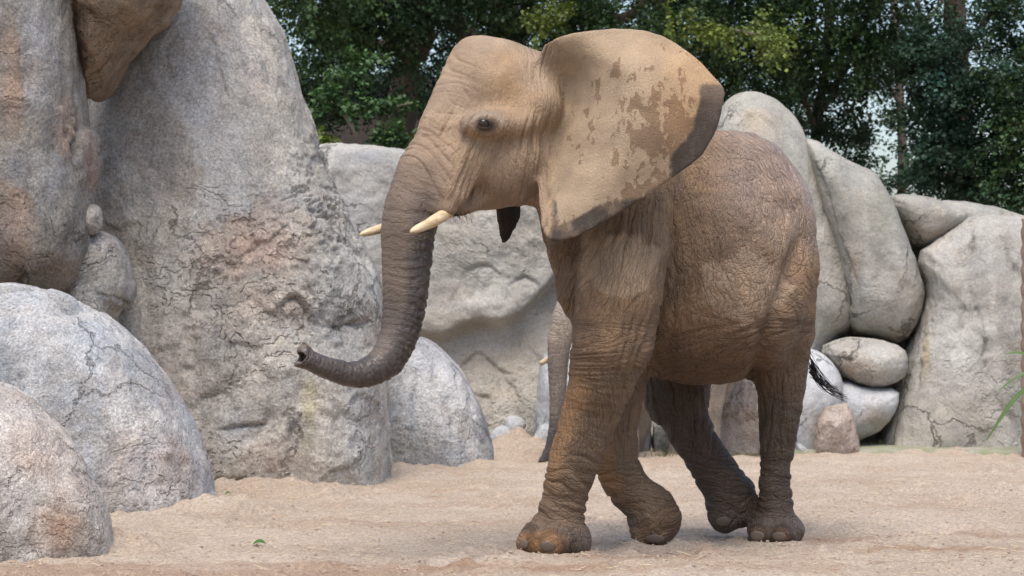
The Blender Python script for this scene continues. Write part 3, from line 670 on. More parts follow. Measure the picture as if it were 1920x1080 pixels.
def tube0(pts, rad, seg=14):
    pts = np.array(pts, float); n = len(pts); V_ = []; Q = []
    T = np.gradient(pts, axis=0); T /= np.linalg.norm(T, axis=1)[:, None] + 1e-9
    for i in range(n):
        ref = np.array([0, 0, 1.0]) if abs(T[i][2]) < 0.9 else np.array([1.0, 0, 0])
        a = np.cross(ref, T[i]); a /= np.linalg.norm(a) + 1e-9; b = np.cross(T[i], a)
        for k in range(seg):
            t = 2 * math.pi * k / seg; V_.append(pts[i] + rad[i] * (a * math.cos(t) + b * math.sin(t)))
    for i in range(n - 1):
        for k in range(seg): Q.append((i * seg + k, i * seg + (k + 1) % seg, (i + 1) * seg + (k + 1) % seg, (i + 1) * seg + k))
    V_ += [pts[0], pts[-1]]; c0 = n * seg; c1 = c0 + 1
    Tt = [(c0, (k + 1) % seg, k) for k in range(seg)] + [(c1, (n - 1) * seg + k, (n - 1) * seg + (k + 1) % seg) for k in range(seg)]
    return V_, Q, Tt
def tree(label, base, trunk_pts, r, blobs, limbs, seed, mat=None, **kw):
    org = np.array(base, float); t = empty('tree', org); tag(t, label, 'tree', 'trees beyond the rock wall')
    limb('trunk', t, org, trunk_pts, r, r * .55, mat or BARK, 18, 12)
    for P, r0, r1 in limbs: limb('branch', t, org, P, r0, r1, mat or BARK)
    make_foliage('crown', t, org, blobs, seed, **kw); return t
DG = (.050, .092, .042); MG = (.064, .112, .040); YG = (.120, .160, .034); BG = (.046, .090, .056)
# dark evergreen mass over the left wall
b = W(700, 600, 33.5); b[2] = 0
tree('dark spreading evergreen over the left of the wall, with pale boughs', b, [b, b + [.1, 0, 2], W(760, 160, 33.5), W(800, 40, 33.2), W(810, -120, 33)], .28,
     [(W(560, 20, 30.5), (1.7, 1.5, 1.0), 150, dict(color=MG)), (W(700, -40, 31), (2.0, 1.8, .95), 210, dict(color=DG)), (W(820, 40, 31.5), (1.3, 1.4, 1.2), 130, dict(color=DG)), (W(560, 120, 32.5), (1.1, 1.0, .9), 90, dict(color=DG)), (W(680, -190, 31), (3.2, 3.2, 1.2), 330),
      (W(600, 150, 36.5), (3.2, 1.0, 2.6), 420, dict(color=BG, hollow=.0)), (W(840, 150, 36.5), (2.6, 1.0, 2.6), 330, dict(color=BG, hollow=.0)), (W(560, 255, 29.5), (.35, .3, .25), 14, dict(color=YG)), (W(520, -60, 29), (1.5, 1.0, .8), 100, dict(color=MG))],
     [([W(800, 10, 33.2), W(850, 30, 32), W(895, 90, 31)], .10, .14), ([W(780, -120, 32), W(832, -10, 31.5), W(850, 40, 31.2), W(888, 66, 30.8)], .06, .11), ([W(760, 100, 33.5), W(640, 60, 32.5), W(560, -20, 31.5)], .10, .04)], 1)
b = W(985, 600, 33); b[2] = 0
tree('dark tree with a leaning trunk, right above the elephant\'s head', b, [b, b + [0, 0, 2.2], W(960, 90, 33), W(935, -10, 32.6), W(925, -160, 32)], .26,
     [(W(1010, 10, 31), (1.1, 1.2, .75), 90, dict(color=MG)), (W(1000, 35, 29.6), (.55, .5, .30), 11, dict(color=YG)), (W(1120, -10, 31.5), (1.4, 1.4, 1.0), 120, dict(color=DG)), (W(980, -170, 31.5), (2.6, 2.8, 1.0), 240), (W(1040, 150, 36), (3.0, .9, 2.6), 380, dict(color=BG, hollow=.0))],
     [([W(955, 60, 33), W(1060, 40, 32), W(1180, 30, 31.2), W(1215, -30, 30.9)], .09, .06), ([W(950, 70, 33), W(1010, -20, 32.4), W(1080, -120, 32)], .09, .04)], 2)
b = W(1290, 600, 32); b[2] = 0
tree('bright tipped leafy tree behind the spread ear', b, [b, b + [0, 0, 2.4], W(1270, 130, 32), W(1240, 0, 31.6), W(1230, -160, 31)], .2,
     [(W(1290, 40, 30.4), (1.25, 1.1, .8), 80, dict(color=MG, gap=.02)), (W(1390, 55, 29.2), (.55, .6, .16), 10, dict(color=YG)), (W(1450, 85, 29), (.45, .6, .12), 8, dict(color=YG)), (W(1290, 60, 29.2), (.45, .4, .25), 8, dict(color=YG)), (W(1380, 130, 31), (1.2, 1.0, .75), 100, dict(color=DG)), (W(1330, -130, 31), (2.4, 2.6, 1.0), 220), (W(1290, 150, 35.5), (2.6, .9, 2.0), 230, dict(color=BG, hollow=.0)), (W(1460, 0, 31.4), (1.2, 1.1, .9), 95, dict(color=DG))],
     [([W(1262, 90, 32), W(1240, 20, 30.6), W(1218, -30, 30)], .06, .05), ([W(1270, 120, 32), W(1340, 60, 30.5), W(1430, 70, 29.4)], .06, .02)], 3)
b = W(1520, 600, 33); b[2] = 0
tree('open crowned tree with bits of sky showing through, above the round headed boulder', b, [b, b + [0, 0, 2.0], W(1530, 250, 33), W(1550, 100, 32.6), W(1560, -100, 32.4)], .10,
     [(W(1510, 80, 31.5), (1.4, 1.2, .85), 112, dict(color=DG, gap=.05)), (W(1580, 20, 31), (1.2, 1.2, .7), 84, dict(color=MG, gap=.05)), (W(1530, 190, 32.2), (.9, .8, .7), 58, dict(color=DG, gap=.05)), (W(1590, 290, 32.5), (.6, .8, .5), 40, dict(color=DG, gap=.05)), (W(1560, -130, 31.4), (2.2, 2.4, 1.0), 170, dict(gap=.05)), (W(1450, 190, 34), (.9, .8, .8), 44, dict(color=BG)), (W(1630, 110, 31), (.6, .7, .6), 28, dict(color=MG, gap=.15))],
     [([W(1540, 150, 33), W(1610, 60, 32), W(1660, -20, 31.4)], .06, .03), ([W(1530, 230, 33), W(1570, 150, 32.4), W(1580, 60, 32)], .05, .03), ([W(1528, 240, 33), W(1480, 120, 32), W(1460, 20, 31.5)], .05, .03)], 4, mat=PALEB)
b = W(1800, 600, 31.5); b[2] = 0
tree('dense dark blue green tree filling the right edge behind the flat rocks', b, [b, b + [0, 0, 2.0], W(1800, 200, 31.5), W(1790, 40, 31.2), W(1800, -100, 31)], .22,
     [(W(1780, 130, 29.8), (.75, .9, .72), 95, dict(color=BG)), (W(1745, 240, 30), (.42, .8, .75), 50, dict(color=BG, gap=.05)), (W(1800, 300, 30), (.95, .9, .62), 110, dict(color=BG)), (W(1890, 130, 29.6), (.62, .8, .95), 85, dict(color=BG)), (W(1915, 230, 29.2), (.55, .7, .8), 70, dict(color=MG)), (W(1890, 350, 29.6), (.8, .7, .35), 60, dict(color=DG)), (W(1840, -110, 30), (2.2, 2.2, .72), 150), (W(1700, 95, 30.4), (.40, .6, .45), 20, dict(color=DG)), (W(1890, 30, 30), (.5, .8, .5), 22, dict(color=DG, gap=.15)), (W(1990, 200, 30), (1.0, 1.2, 2.0), 150)],
     [([W(1795, 120, 31.5), W(1850, 40, 30.6), W(1900, -30, 30)], .05, .03), ([W(1798, 160, 31.5), W(1740, 80, 30.6), W(1720, 0, 30)], .05, .02)], 5)
b = W(1690, 600, 36); b[2] = 0
tree('slender pale stemmed tree glimpsed in the gap of sky', b, [b, b + [0, 0, 2.0], W(1690, 250, 36), W(1680, 60, 36), W(1670, -100, 36)], .09,
     [(W(1650, 230, 35.5), (.6, .7, .8), 18, dict(color=MG, gap=.1)), (W(1700, 350, 35.6), (.6, .6, .25), 22, dict(color=DG, gap=.0)), (W(1690, 90, 35.5), (1.1, .9, .6), 44, dict(color=DG, gap=.08)), (W(1790, 5, 35.5), (1.0, .8, .3), 9, dict(color=MG, gap=.1))],
     [([W(1688, 200, 36), W(1650, 120, 35.6), W(1640, 40, 35.4)], .04, .02), ([W(1684, 120, 36), W(1740, 40, 35.8), W(1780, -20, 35.7)], .04, .02)], 6, mat=PALEB)
# bare earth bank behind the wall, built up to block low sky
_bn = N('shaded_bank_earth'); _bm = _bn.done(_bn.mix(_bn.noise(1.5, 5, .6), (.030, .024, .020), (.058, .045, .036)), .95, _bn.bump(_bn.noise(5, 6, .7), .8, .1))  # earth kept near black to stand in for the hollow's shade
bx = np.linspace(-9, 6.5, 90); by = np.linspace(28.5, 46, 50); BX, BY = np.meshgrid(bx, by)
bp = np.stack([BX.ravel(), BY.ravel(), np.zeros(BX.size)], 1)
bp[:, 2] = -.1 + (3.2 + 2.2 * sstep(31, 40, bp[:, 1])) * sstep(28.5, 31, bp[:, 1]) * (1 - .96 * sstep(1.2, 4.2, bp[:, 0])) + .25 * fbm(bp * .7, 3) * sstep(28.5, 30, bp[:, 1])
bi = np.arange(BX.size).reshape(BX.shape); bq = np.stack([bi[:-1, :-1], bi[:-1, 1:], bi[1:, 1:], bi[1:, :-1]], -1).reshape(-1, 4)
tag(link('earth_bank_backdrop', mesh_np('earth_bank_backdrop', bp, bq), mat=_bm), 'bare earth bank behind the wall, built up and darkened to shut out the sky', kind='structure')
# shrub hanging over the wall in the dark hollow
so_ = W(700, 288, 27.6)
sh = empty('shrub', so_); tag(sh, 'bright green shrub hanging over the rock wall in the dark hollow left of the elephant', 'shrub')
limb('stem', sh, so_, [so_ + [0, .2, -.15], W(660, 240, 27.6), W(620, 190, 27.8)], .03, .012, BARK, 10, 6)
limb('stem', sh, so_, [so_ + [0, .2, -.15], W(720, 220, 27.5), W(770, 195, 27.3)], .03, .012, BARK, 10, 6)
make_foliage('foliage', sh, so_, [(W(735, 262, 27.3), (.22, .25, .13), 20), (W(625, 185, 27.7), (.24, .25, .16), 12), (W(722, 198, 27.4), (.34, .2, .06), 14), (W(640, 130, 27.9), (.22, .25, .12), 9), (W(596, 220, 27.8), (.12, .25, .26), 9), (W(688, 112, 28.2), (.26, .3, .07), 7), (W(662, 205, 27.6), (.20, .2, .05), 6), (W(775, 255, 27.3), (.06, .2, .10), 4), (W(745, 284, 27.2), (.16, .2, .05), 6)], 21, nleaf=30, size=.070, spread=.14, color=(.060, .115, .040))
s2 = W(612, 285, 27.3); sh2 = empty('shrub', s2); tag(sh2, 'small yellow green sprig growing on the wall top beside the tall slab', 'shrub')
limb('stem', sh2, s2, [s2 + [0, .1, -.1], W(612, 268, 27.3)], .015, .008, BARK, 6, 6)
make_foliage('foliage', sh2, s2, [(W(610, 266, 27.2), (.17, .15, .07), 12)], 22, nleaf=30, size=.07, spread=.12, color=(.14, .19, .03))

# ------------------------------------------------------------------ the elephant
TH = R(31)
AX = np.array([math.cos(TH), math.sin(TH), 0.0])        # towards the rump
LT = np.array([math.sin(TH), -math.cos(TH), 0.0])       # towards its left flank (the side we see)
UP = np.array([0, 0, 1.0])
HC = np.array([-0.12, 13.9])                            # the head's symmetry plane passes here
def HD(px):
    k = (px - 960.0) / F; t = AX[1] / AX[0]
    return (HC[1] - t * HC[0]) / (1 - t * k) 
def H(px, py, rpx, lat=0.0):
    """a ball on the head's symmetry plane (px, py as seen), or shifted by lat towards the left flank"""
    d = HD(px); p = W(px, py, d)
    if lat:
        # keep the seen column: slide along the axis so the shifted point still projects to px
        p = p + LT * lat
        for _ in range(4):
            cur = 960 + p[0] * F / p[1]
            p = p + AX * ((px - cur) * p[1] / F / AX[0])
        p[2] = CZ - (py - HZ) * p[1] / F
    return (*p, rpx * p[1] / F)
def B(px, py, d, rpx):
    return (*W(px, py, d), rpx * d / F)

trunk = [H(862, 200, 46), H(838, 262, 56), H(805, 325, 62), H(775, 390, 55), H(765, 430, 52), H(764, 470, 49.5), H(762, 510, 46), H(760, 550, 43),
         H(757, 585, 40.5), H(751, 620, 38), H(742, 647, 35.5), H(727, 674, 34), H(706, 691, 30.5), H(680, 702, 27),
         H(652, 702, 24), H(625, 694, 22), H(602, 686, 20.5), H(582, 676, 19.5), H(569, 669, 18.5)]
fore_near = [B(1180, 400, 14.0, 80), B(1170, 470, 13.90, 86), B(1161, 560, 13.82, 82), B(1149, 640, 13.82, 78), B(1131, 700, 13.88, 66), B(1113, 760, 13.97, 56),
             B(1092, 820, 14.0, 52), B(1070, 880, 14.03, 49), B(1060, 930, 14.06, 45.5), B(1053, 965, 14.08, 45.5), B(1049, 1000, 14.08, 54)]
fore_far = [B(1190, 560, 14.6, 70), B(1165, 700, 14.55, 54), B(1149, 800, 14.52, 47), B(1154, 870, 14.52, 43), B(1180, 918, 14.55, 43), B(1212, 945, 14.57, 40)]
hind_far = [B(1330, 560, 15.1, 80), B(1266, 700, 15.05, 70), B(1268, 745, 15.03, 64), B(1288, 795, 15.0, 45), B(1312, 840, 15.0, 42), B(1341, 885, 15.0, 43), B(1364, 920, 15.0, 45), B(1368, 945, 15.0, 42), B(1356, 975, 15.0, 24)]
hind_near = [B(1440, 520, 14.72, 96), B(1455, 620, 14.74, 76), B(1465, 690, 14.76, 53), B(1464, 750, 14.78, 45), B(1459, 810, 14.8, 37.5), B(1454, 870, 14.82, 31.5),
             B(1453, 920, 14.82, 33), B(1454, 960, 14.82, 37), B(1454, 990, 14.83, 45)]
tail = [B(1528, 470, 15.0, 12), B(1532, 540, 15.15, 10), B(1524, 610, 15.2, 7.5), B(1516, 670, 15.2, 5.5), B(1520, 697, 15.2, 5)]

ear_out = [(1012, 82), (1060, 64), (1130, 55), (1200, 56), (1255, 72), (1302, 110), (1340, 152), (1357, 170), (1350, 198), (1342, 232), (1330, 262),
           (1306, 296), (1252, 334), (1200, 370), (1150, 402), (1100, 432), (1062, 447), (1035, 450), (1019, 430), (1015, 390), (1010, 330), (1015, 250), (1010, 160)]
EAR_D = 13.45
def exz(px, py): p = W(px, py, EAR_D); return (p[0], p[2])
ear_poly = smooth_poly([exz(*q) for q in ear_out], 1)
ear_cp = [(1005, 80, 13.70), (1060, 75, 13.60), (1130, 60, 13.56), (1200, 62, 13.54), (1260, 80, 13.52), (1310, 120, 13.47), (1352, 172, 13.46), (1330, 260, 13.40),
          (1250, 330, 13.38), (1150, 400, 13.36), (1050, 440, 13.38), (1020, 400, 13.46), (1024, 330, 13.64), (1040, 260, 13.76), (1060, 190, 13.80), (1080, 140, 13.76),
          (1005, 250, 13.74), (1005, 160, 13.74),
          (1110, 100, 13.55), (1130, 165, 13.53), (1110, 235, 13.52), (1085, 320, 13.48), (1160, 120, 13.43), (1200, 200, 13.36), (1180, 300, 13.34), (1270, 200, 13.37), (1270, 130, 13.42), (1100, 390, 13.37)]
def tps(cp):
    P = np.array([exz(a, b) for a, b, _ in cp]); y = np.array([c for *_, c in cp]); n = len(P)
    def K(A, Bm):
        r2 = ((A[:, None] - Bm[None]) ** 2).sum(-1) + 1e-9; return 0.5 * r2 * np.log(r2)
    M = np.zeros((n + 3, n + 3)); M[:n, :n] = K(P, P) + 1e-4 * np.eye(n); M[:n, n] = 1; M[:n, n + 1:] = P
    M[n:, :n] = M[:n, n:].T
    s = np.linalg.solve(M, np.concatenate([y, np.zeros(3)]))
    return lambda x, z: (K(np.stack([np.ravel(x), np.ravel(z)], 1), P) @ s[:n] + s[n] + np.stack([np.ravel(x), np.ravel(z)], 1) @ s[n + 1:]).reshape(np.shape(x))
ear_y = tps(ear_cp)

# the far ear hangs behind the throat, almost edge on
far_out = [(0.0, 0.75), (0.5, 0.9), (0.85, 0.6), (0.8, 0.3), (0.62, 0.14), (0.56, 0.07), (0.50, 0.075), (0.44, -0.03), (0.40, -0.07), (0.33, -0.16), (0.28, -0.185), (0.2, -0.06), (0.05, 0.2), (0.0, 0.4)]
FE = W(930, 395, 14.02); FE_DIR = np.array([0.23, 0.973])
def far_ear(X, Y):
    q = (X - FE[0]) * FE_DIR[0] + (Y - FE[1]) * FE_DIR[1]; n = -(X - FE[0]) * FE_DIR[1] + (Y - FE[1]) * FE_DIR[0]
    return q, n

VOX = 0.0125
fd = Field((-1.30, 12.85, -0.05), (1.85, 15.75, 3.0), VOX)
# torso
fd.ell(W(1262, 478, 14.62), (0.71, 0.55, 0.72), (AX, LT, UP), 0.05)
fd.ell(W(1300, 520, 14.66), (0.66, 0.66, 0.60), (AX, LT, UP), 0.12)
fd.ell(W(1400, 485, 14.88), (0.44, 0.52, 0.73), (AX, LT, UP), 0.12)
fd.ell(W(1330, 590, 14.68), (0.50, 0.60, 0.42), (AX, LT, UP), 0.12)
fd.ell(W(1350, 330, 14.82), (0.46, 0.30, 0.28), (AX, LT, UP), 0.14)
fd.ell(W(1140, 400, 14.36), (0.40, 0.42, 0.56), (AX, LT, UP), 0.12)
fd.chain([B(970, 250, 13.95, 90), B(1080, 320, 14.15, 100), B(1170, 390, 14.35, 135)], 0.12)
fd.chain([B(1058, 420, 14.15, 42), B(1095, 540, 14.1, 56), B(1140, 640, 14.15, 50)], 0.07)
# legs
fd.chain(fore_near, 0.035)
fd.chain(fore_far, 0.05)
fd.chain(hind_far, 0.05)
fd.chain(hind_near, 0.08)
# feet
fd.ell(W(1040, 1006, 14.07), (0.205, 0.19, 0.125), (np.array([1, 0.1, 0]), np.array([-0.1, 1, 0]), UP), 0.05)
fd.chain([B(994, 1015, 13.98, 27), B(1006, 1022, 13.96, 22)], 0.03)
fd.chain([B(1036, 1020, 13.9, 28)], 0.03)
fd.chain([B(985, 1020, 14.04, 20)], 0.03)
fd.chain([B(1082, 1020, 14.02, 26)], 0.04)
a1 = np.array([0.80, 0.1, 0.55]); a1 /= np.linalg.norm(a1); a2 = np.cross(UP, a1); a2 /= np.linalg.norm(a2)
fd.ell(W(1226, 966, 14.57), (0.165, 0.17, 0.185), (a1, a2, np.cross(a1, a2)), 0.05)
fd.chain([B(1202, 1000, 14.53, 23), B(1232, 1004, 14.5, 22)], 0.04)
a1 = np.array([0.62, 0.1, -0.78]); a1 /= np.linalg.norm(a1); a2 = np.cross(UP, a1); a2 /= np.linalg.norm(a2)
fd.ell(W(1374, 936, 15.0), (0.195, 0.16, 0.155), (a1, a2, np.cross(a1, a2)), 0.05)
fd.chain([B(1352, 968, 14.93, 25), B(1358, 978, 14.95, 20)], 0.05)
fd.ell(W(1455, 994, 14.83), (0.178, 0.17, 0.105), (np.array([1, 0, 0]), np.array([0, 1, 0]), UP), 0.05)
fd.chain([B(1424, 1003, 14.7, 21)], 0.04); fd.chain([B(1466, 1003, 14.66, 20)], 0.04)
# head
fd.ell(W(920, 172, HD(920)), (0.280, 0.32, 0.315), (AX, LT, UP), 0.08)
fd.ell(W(976, 166, HD(976)), (0.36, 0.34, 0.225), (AX, LT, UP), 0.10)
fd.ell(W(916, 282, HD(916)), (0.28, 0.31, 0.30), (AX, LT, UP), 0.12)
fd.chain([H(889, 110, 38), H(856, 180, 42), H(834, 235, 42)], 0.08)
fd.chain([H(885, 232, 24, 0.27), H(935, 232, 24, 0.33), H(985, 232, 22, 0.37)], 0.10)
fd.chain([H(985, 300, 62, 0.16), H(960, 330, 56, 0.16)], 0.10)
fd.chain([H(985, 300, 62, -0.16), H(960, 330, 56, -0.16)], 0.10)
fd.chain([H(930, 352, 38), H(885, 368, 28), H(862, 380, 20)], 0.07)
fd.chain(trunk, 0.09)
for sgn in (1, -1):
    fd.chain([H(868, 300, 40, 0.16 * sgn), H(850, 360, 34, 0.17 * sgn), H(838, 386, 22, 0.17 * sgn)], 0.07)
# skin behind the cheek laps over the root of the ear
q = np.array(H(978, 205, 1, 0.13)[:3]); fd.ell(q, (0.20, 0.33, 0.21), (AX, LT, UP), 0.07)
q = np.array(H(958, 300, 1, 0.12)[:3]); fd.ell(q, (0.17, 0.28, 0.17), (AX, LT, UP), 0.07)
# hollows: temple, cheek, behind the tusk, eye socket
fd.ell(H(950, 165, 1, 0.42)[:3], (0.14, 0.055, 0.11), (AX, LT, UP), 0.09, 'cut')
fd.chain([H(925, 352, 24, .1), H(890, 376, 20, .08), H(862, 392, 15, .08), H(848, 399, 9, .08)], 0.04)
fd.ell(H(900, 325, 1, 0.38)[:3], (0.055, 0.085, 0.17), (AX, LT, UP), 0.09, 'cut')
# ears
x0 = W(985, 40, EAR_D); x1 = W(1380, 470, EAR_D)
sl_, X, Y, Z = fd.box((x0[0], 13.1, x1[2]), (x1[0], 13.95, x0[2]))
x2 = np.broadcast_to(X[:, 0, :], (X.shape[0], Z.shape[2])); z2 = np.broadcast_to(Z[0], x2.shape)
pd = poly_sdf(x2, z2, ear_poly); yy = ear_y(x2, z2)
thick = 0.017 + 0.020 * sstep(0.0, -0.25, pd)
dz = np.abs(Y - yy[:, None, :]) * 0.93 - thick[:, None, :]
pd3 = pd[:, None, :] - 0.006
d = np.minimum(np.maximum(dz, pd3), 0) + np.sqrt(np.maximum(dz, 0) ** 2 + np.maximum(pd3, 0) ** 2) - 0.008
fd.join(sl_, d, 0.045, 'add')
sl_, X, Y, Z = fd.box((FE[0] - .2, FE[1] - .1, FE[2] - .25), (FE[0] + .4, FE[1] + 1.0, FE[2] + 1.0))
q, nn = far_ear(X, Y)
pdf = poly_sdf(np.broadcast_to(q, np.broadcast_shapes(q.shape, Z.shape)), np.broadcast_to(Z - FE[2], np.broadcast_shapes(q.shape, Z.shape)), far_out)
dz = np.abs(nn + 0.03 * np.sin(q * 9 + Z * 5)) - 0.018
fd.join(sl_, np.maximum(dz, pdf), 0.03, 'add')
fd.chain(tail, 0.04)
# trunk tip: flared lip, finger and nostrils
tip = np.array(H(563, 666, 1)[:3])
fd.chain([H(572, 655, 12), H(569, 645, 6.5), H(568.5, 640, 4)], 0.02)
fd.chain([H(566, 681, 11), H(554, 685, 7)], 0.02)
for sgn in (1, -1):
    fd.chain([H(552, 668, 9, 0.022 * sgn), H(566, 669, 8.5, 0.02 * sgn), H(585, 674, 7, 0.018 * sgn)], 0.012, 'cut')
# mouth slit under the tusk
fd.chain([H(838, 402, 10, 0.12), H(872, 392, 7, 0.2)], 0.03, 'cut')
# eye socket
EYE = None
fd.v[:, :, :max(0, int((0.0 - fd.lo[2]) / VOX))] = 1.0

ev, eq = fd.net()
me0 = mesh_np('skin_base', ev, eq)
tmp = bpy.data.objects.new('tmp', me0); COL.objects.link(tmp)
md = tmp.modifiers.new('s', 'SMOOTH'); md.iterations = 2; md.factor = 0.5
md = tmp.modifiers.new('sub', 'SUBSURF'); md.levels = 1; md.render_levels = 1
dg = bpy.context.evaluated_depsgraph_get()
eme = bpy.data.meshes.new_from_object(tmp.evaluated_get(dg)); eme.name = 'elephant'
bpy.data.objects.remove(tmp); bpy.data.meshes.remove(me0)
nv = len(eme.vertices)
v = np.empty(nv * 3, np.float32); eme.vertices.foreach_get('co', v); v = v.reshape(-1, 3)
def normals(me):
    n = np.empty(len(me.vertices) * 3, np.float32); me.vertex_normals.foreach_get('vector', n); return n.reshape(-1, 3)
nrm = normals(eme)
px = 960 + v[:, 0] * F / v[:, 1]; py = HZ + (CZ - v[:, 2]) * F / v[:, 1]

# ---- where on the body each point lies
near_side = sstep(-0.3, 0.3, (nrm @ LT))
ped = poly_sdf(v[:, 0] * EAR_D / v[:, 1], CZ + (v[:, 2] - CZ) * EAR_D / v[:, 1], ear_poly)
m = (ped < 0.06) & (v[:, 1] < 14.0)
ey = np.full(nv, 99.0, np.float32); ey[m] = ear_y(v[m, 0], v[m, 2])
w_ear = np.where(m, sstep(0.105, 0.065, np.abs(v[:, 1] - ey)), 0) * sstep(1035, 1075, px + 0.12 * np.abs(py - 160))
dt, ut = seg_near(v, trunk)
w_trunk = sstep(1.45, 1.12, dt) * sstep(0.10, 0.45, ut) * (1 - w_ear)
legs = []
for ch in (fore_near, fore_far, hind_far, hind_near):
    dd, uu = seg_near(v, ch)
    legs.append((sstep(1.6, 1.15, dd), uu))
w_leg = np.maximum.reduce([l[0] for l in legs]) * sstep(1.25, 0.95, v[:, 2])
hx = (v - np.array([HC[0], HC[1], 2.3])) @ AX
w_head = sstep(0.48, 0.34, hx) * sstep(1.75, 1.95, v[:, 2]) * (1 - w_ear) * (1 - w_trunk)
w_body = np.clip(1 - w_ear - w_trunk - w_head, 0, 1)
ankle = sstep(0.62, 0.40, v[:, 2]) * w_leg * sstep(0.12, 0.2, v[:, 2])
foot = sstep(0.20, 0.12, v[:, 2])

# ---- folds as real relief
def cr(sel, *a, **k):
    out = np.zeros(nv, np.float32); i = np.where(sel > 0.01)[0]
    if len(i): out[i] = creases(v[i], *a, **k) * sel[i]
    return out
h = np.zeros(nv, np.float32)
# trunk rings: spacing closes up towards the tip
ph = np.interp(ut, [0, .45, .8, 1.3, 1.75, 2.2], [0, 4, 8.5, 18, 31, 48])
back = sstep(-0.5, 0.5, nrm @ AX + 0.2)
jit = 0.55 * perlin(v * 7.0) + 0.25 * perlin(v * 19.0)
fr = np.abs(((ph + jit) % 1.0) - 0.5) * 2
ring = np.exp(-(fr / 0.30) ** 2)
amp = np.interp(ut, [0, .3, .55, .8, 1.6, 2.2], [0, .002, .005, .0085, .006, .0025]) * (0.65 + 0.7 * np.clip(perlin(v * 5 + 9) + 0.4, 0, 1)) * (0.55 + 0.45 * back)
h -= w_trunk * amp * ring
h -= w_trunk * back * 0.004 * cr(w_trunk, AX, UP, .04, .07, 3, width=.25)
h += w_trunk * back * sstep(.6, .9, ut) * 0.005 * perlin(v * 34.0)
cheek = w_head * sstep(170, 270, py)
bs = w_body * (1 - w_leg)
rump = bs * sstep(1340, 1430, px) * sstep(540, 400, py)
belly = bs * sstep(570, 630, py)
# flow coordinates of the folds: cA runs across the long folds, cB across the ones that cross them
ORG_ = np.array([0.95, 14.45, 0.0])
ss = (v - ORG_) @ AX; lat = (v - ORG_) @ LT
def SZ(px_, py_, d_): p = W(px_, py_, d_); return (p - ORG_) @ AX, p[2]
def fan(c0, R0):
    dx = ss - c0[0]; dz_ = v[:, 2] - c0[1]
    return np.arctan2(dx, -dz_) * R0, np.hypot(dx, dz_)
wv = 0.034 * perlin(v * 3.5) + 0.018 * perlin(v * 9.0)
tb, rb = fan(SZ(1215, 120, 14.2), 1.10); th_, rh = fan(SZ(1085, -150, 13.6), 1.5); tr_, rr_ = fan(SZ(1335, 430, 14.4), .5)
isleg = (w_leg > 0.5); ishead = (w_head > 0.5)
acA = np.where(isleg, ss * .9 + lat * .7, np.where(ishead, th_ + .5 * lat - .65 * wv, tb + .45 * lat)) + wv
alA = np.where(isleg, v[:, 2], np.where(ishead, rh, rb))
zc = SZ(1335, 430, 14.4)[1]
wr = sstep(620, 500, py) * (1 - w_leg)
acB = (v[:, 2] - zc + .18 * ss * (1 - 3 * belly)) * (1 - wr) + (-rr_ - .3 * lat) * wr + wv
alB = (ss + .5 * lat) * (1 - wr) + np.abs(tr_) * wr
def cr2(ac, al, la, ll, seed, width=.22):
    return np.exp(-(perlin(np.stack([ac / la, al / ll, np.full(nv, seed * 3.7, np.float32)], 1)) / width) ** 2)
templ = w_head * sstep(965, 1010, px); brow = w_head * sstep(210, 120, py) * sstep(930, 850, px)
sh_ = bs * sstep(1340, 1200, px)
up_leg = w_leg * w_body * (1 - ankle) * (1 - foot)
ampA = 0.0110 * cheek * sstep(398, 362, py) + 0.006 * templ + 0.0065 * bs + 0.0030 * sh_ + 0.0070 * up_leg - 0.004 * rump - .003 * belly
ampA *= 0.45 + 0.9 * np.clip(perlin(v * 3.0 + 3) + .5, 0, 1)
fadeA = sstep(0, .06, np.abs(w_leg - .5)) * sstep(0, .06, np.abs(w_head - .5)); fadeB = 1.0
lng = np.where(ishead, 1.1, .55)
h -= 1.25 * fadeA * np.clip(ampA, 0, 1) * (cr2(acA, alA, .078, lng, 1, .17) + .4 * cr2(acA, alA, .048, .32, 2, .22))
ampB = 0.0080 * rump + 0.0055 * belly + 0.0110 * ankle + 0.0030 * bs * sstep(1200, 1300, px) + 0.0045 * up_leg
ampB *= 0.45 + 0.9 * np.clip(perlin(v * 3.4 + 8) + .5, 0, 1)
h -= 1.2 * fadeB * ampB * cr2(acB, alB, .074, .30, 3, .20)
h -= 0.0065 * cr(brow, UP + 0.4 * AX, LT, .065, .4, 14, width=0.2)
base = w_trunk * sstep(.75, .45, ut)
h -= 0.0115 * cr(base, AX + 0.5 * UP, UP - 0.5 * AX, .060, .9, 15, width=0.18, warp=.25)
h -= 0.0060 * cr(foot * w_leg, AX, UP, .06, .2, 35, width=0.22)
# loose skin fold behind the fore leg's elbow
for off, am in ((0, .016), (16, .012), (34, .012), (50, .008)):
    cx = np.interp(py, [560, 640, 700, 750], [1236 - off * 1.0, 1214 - off, 1186 - off * .8, 1166 - off * .5])
    h -= am * np.exp(-((px - cx) / 5.0) ** 2) * sstep(555, 610, py) * sstep(775, 735, py) * (v[:, 1] < 14.2)
nearb = (v[:, 1] < 14.95) & (nrm @ LT > -0.1)
cxx = np.interp(py, [380, 450, 540, 620, 690, 720], [1512, 1498, 1470, 1440, 1418, 1412])
h -= nearb * 0.040 * np.exp(-((px - cxx) / 13.0) ** 2) * sstep(400, 500, py) * sstep(735, 700, py)
h += nearb * 0.030 * np.exp(-((px - cxx - 34) / 24.0) ** 2) * sstep(420, 520, py) * sstep(740, 690, py)
h += nearb * 0.022 * np.exp(-((px - cxx + 50) / 34.0) ** 2) * sstep(440, 540, py) * sstep(700, 620, py)
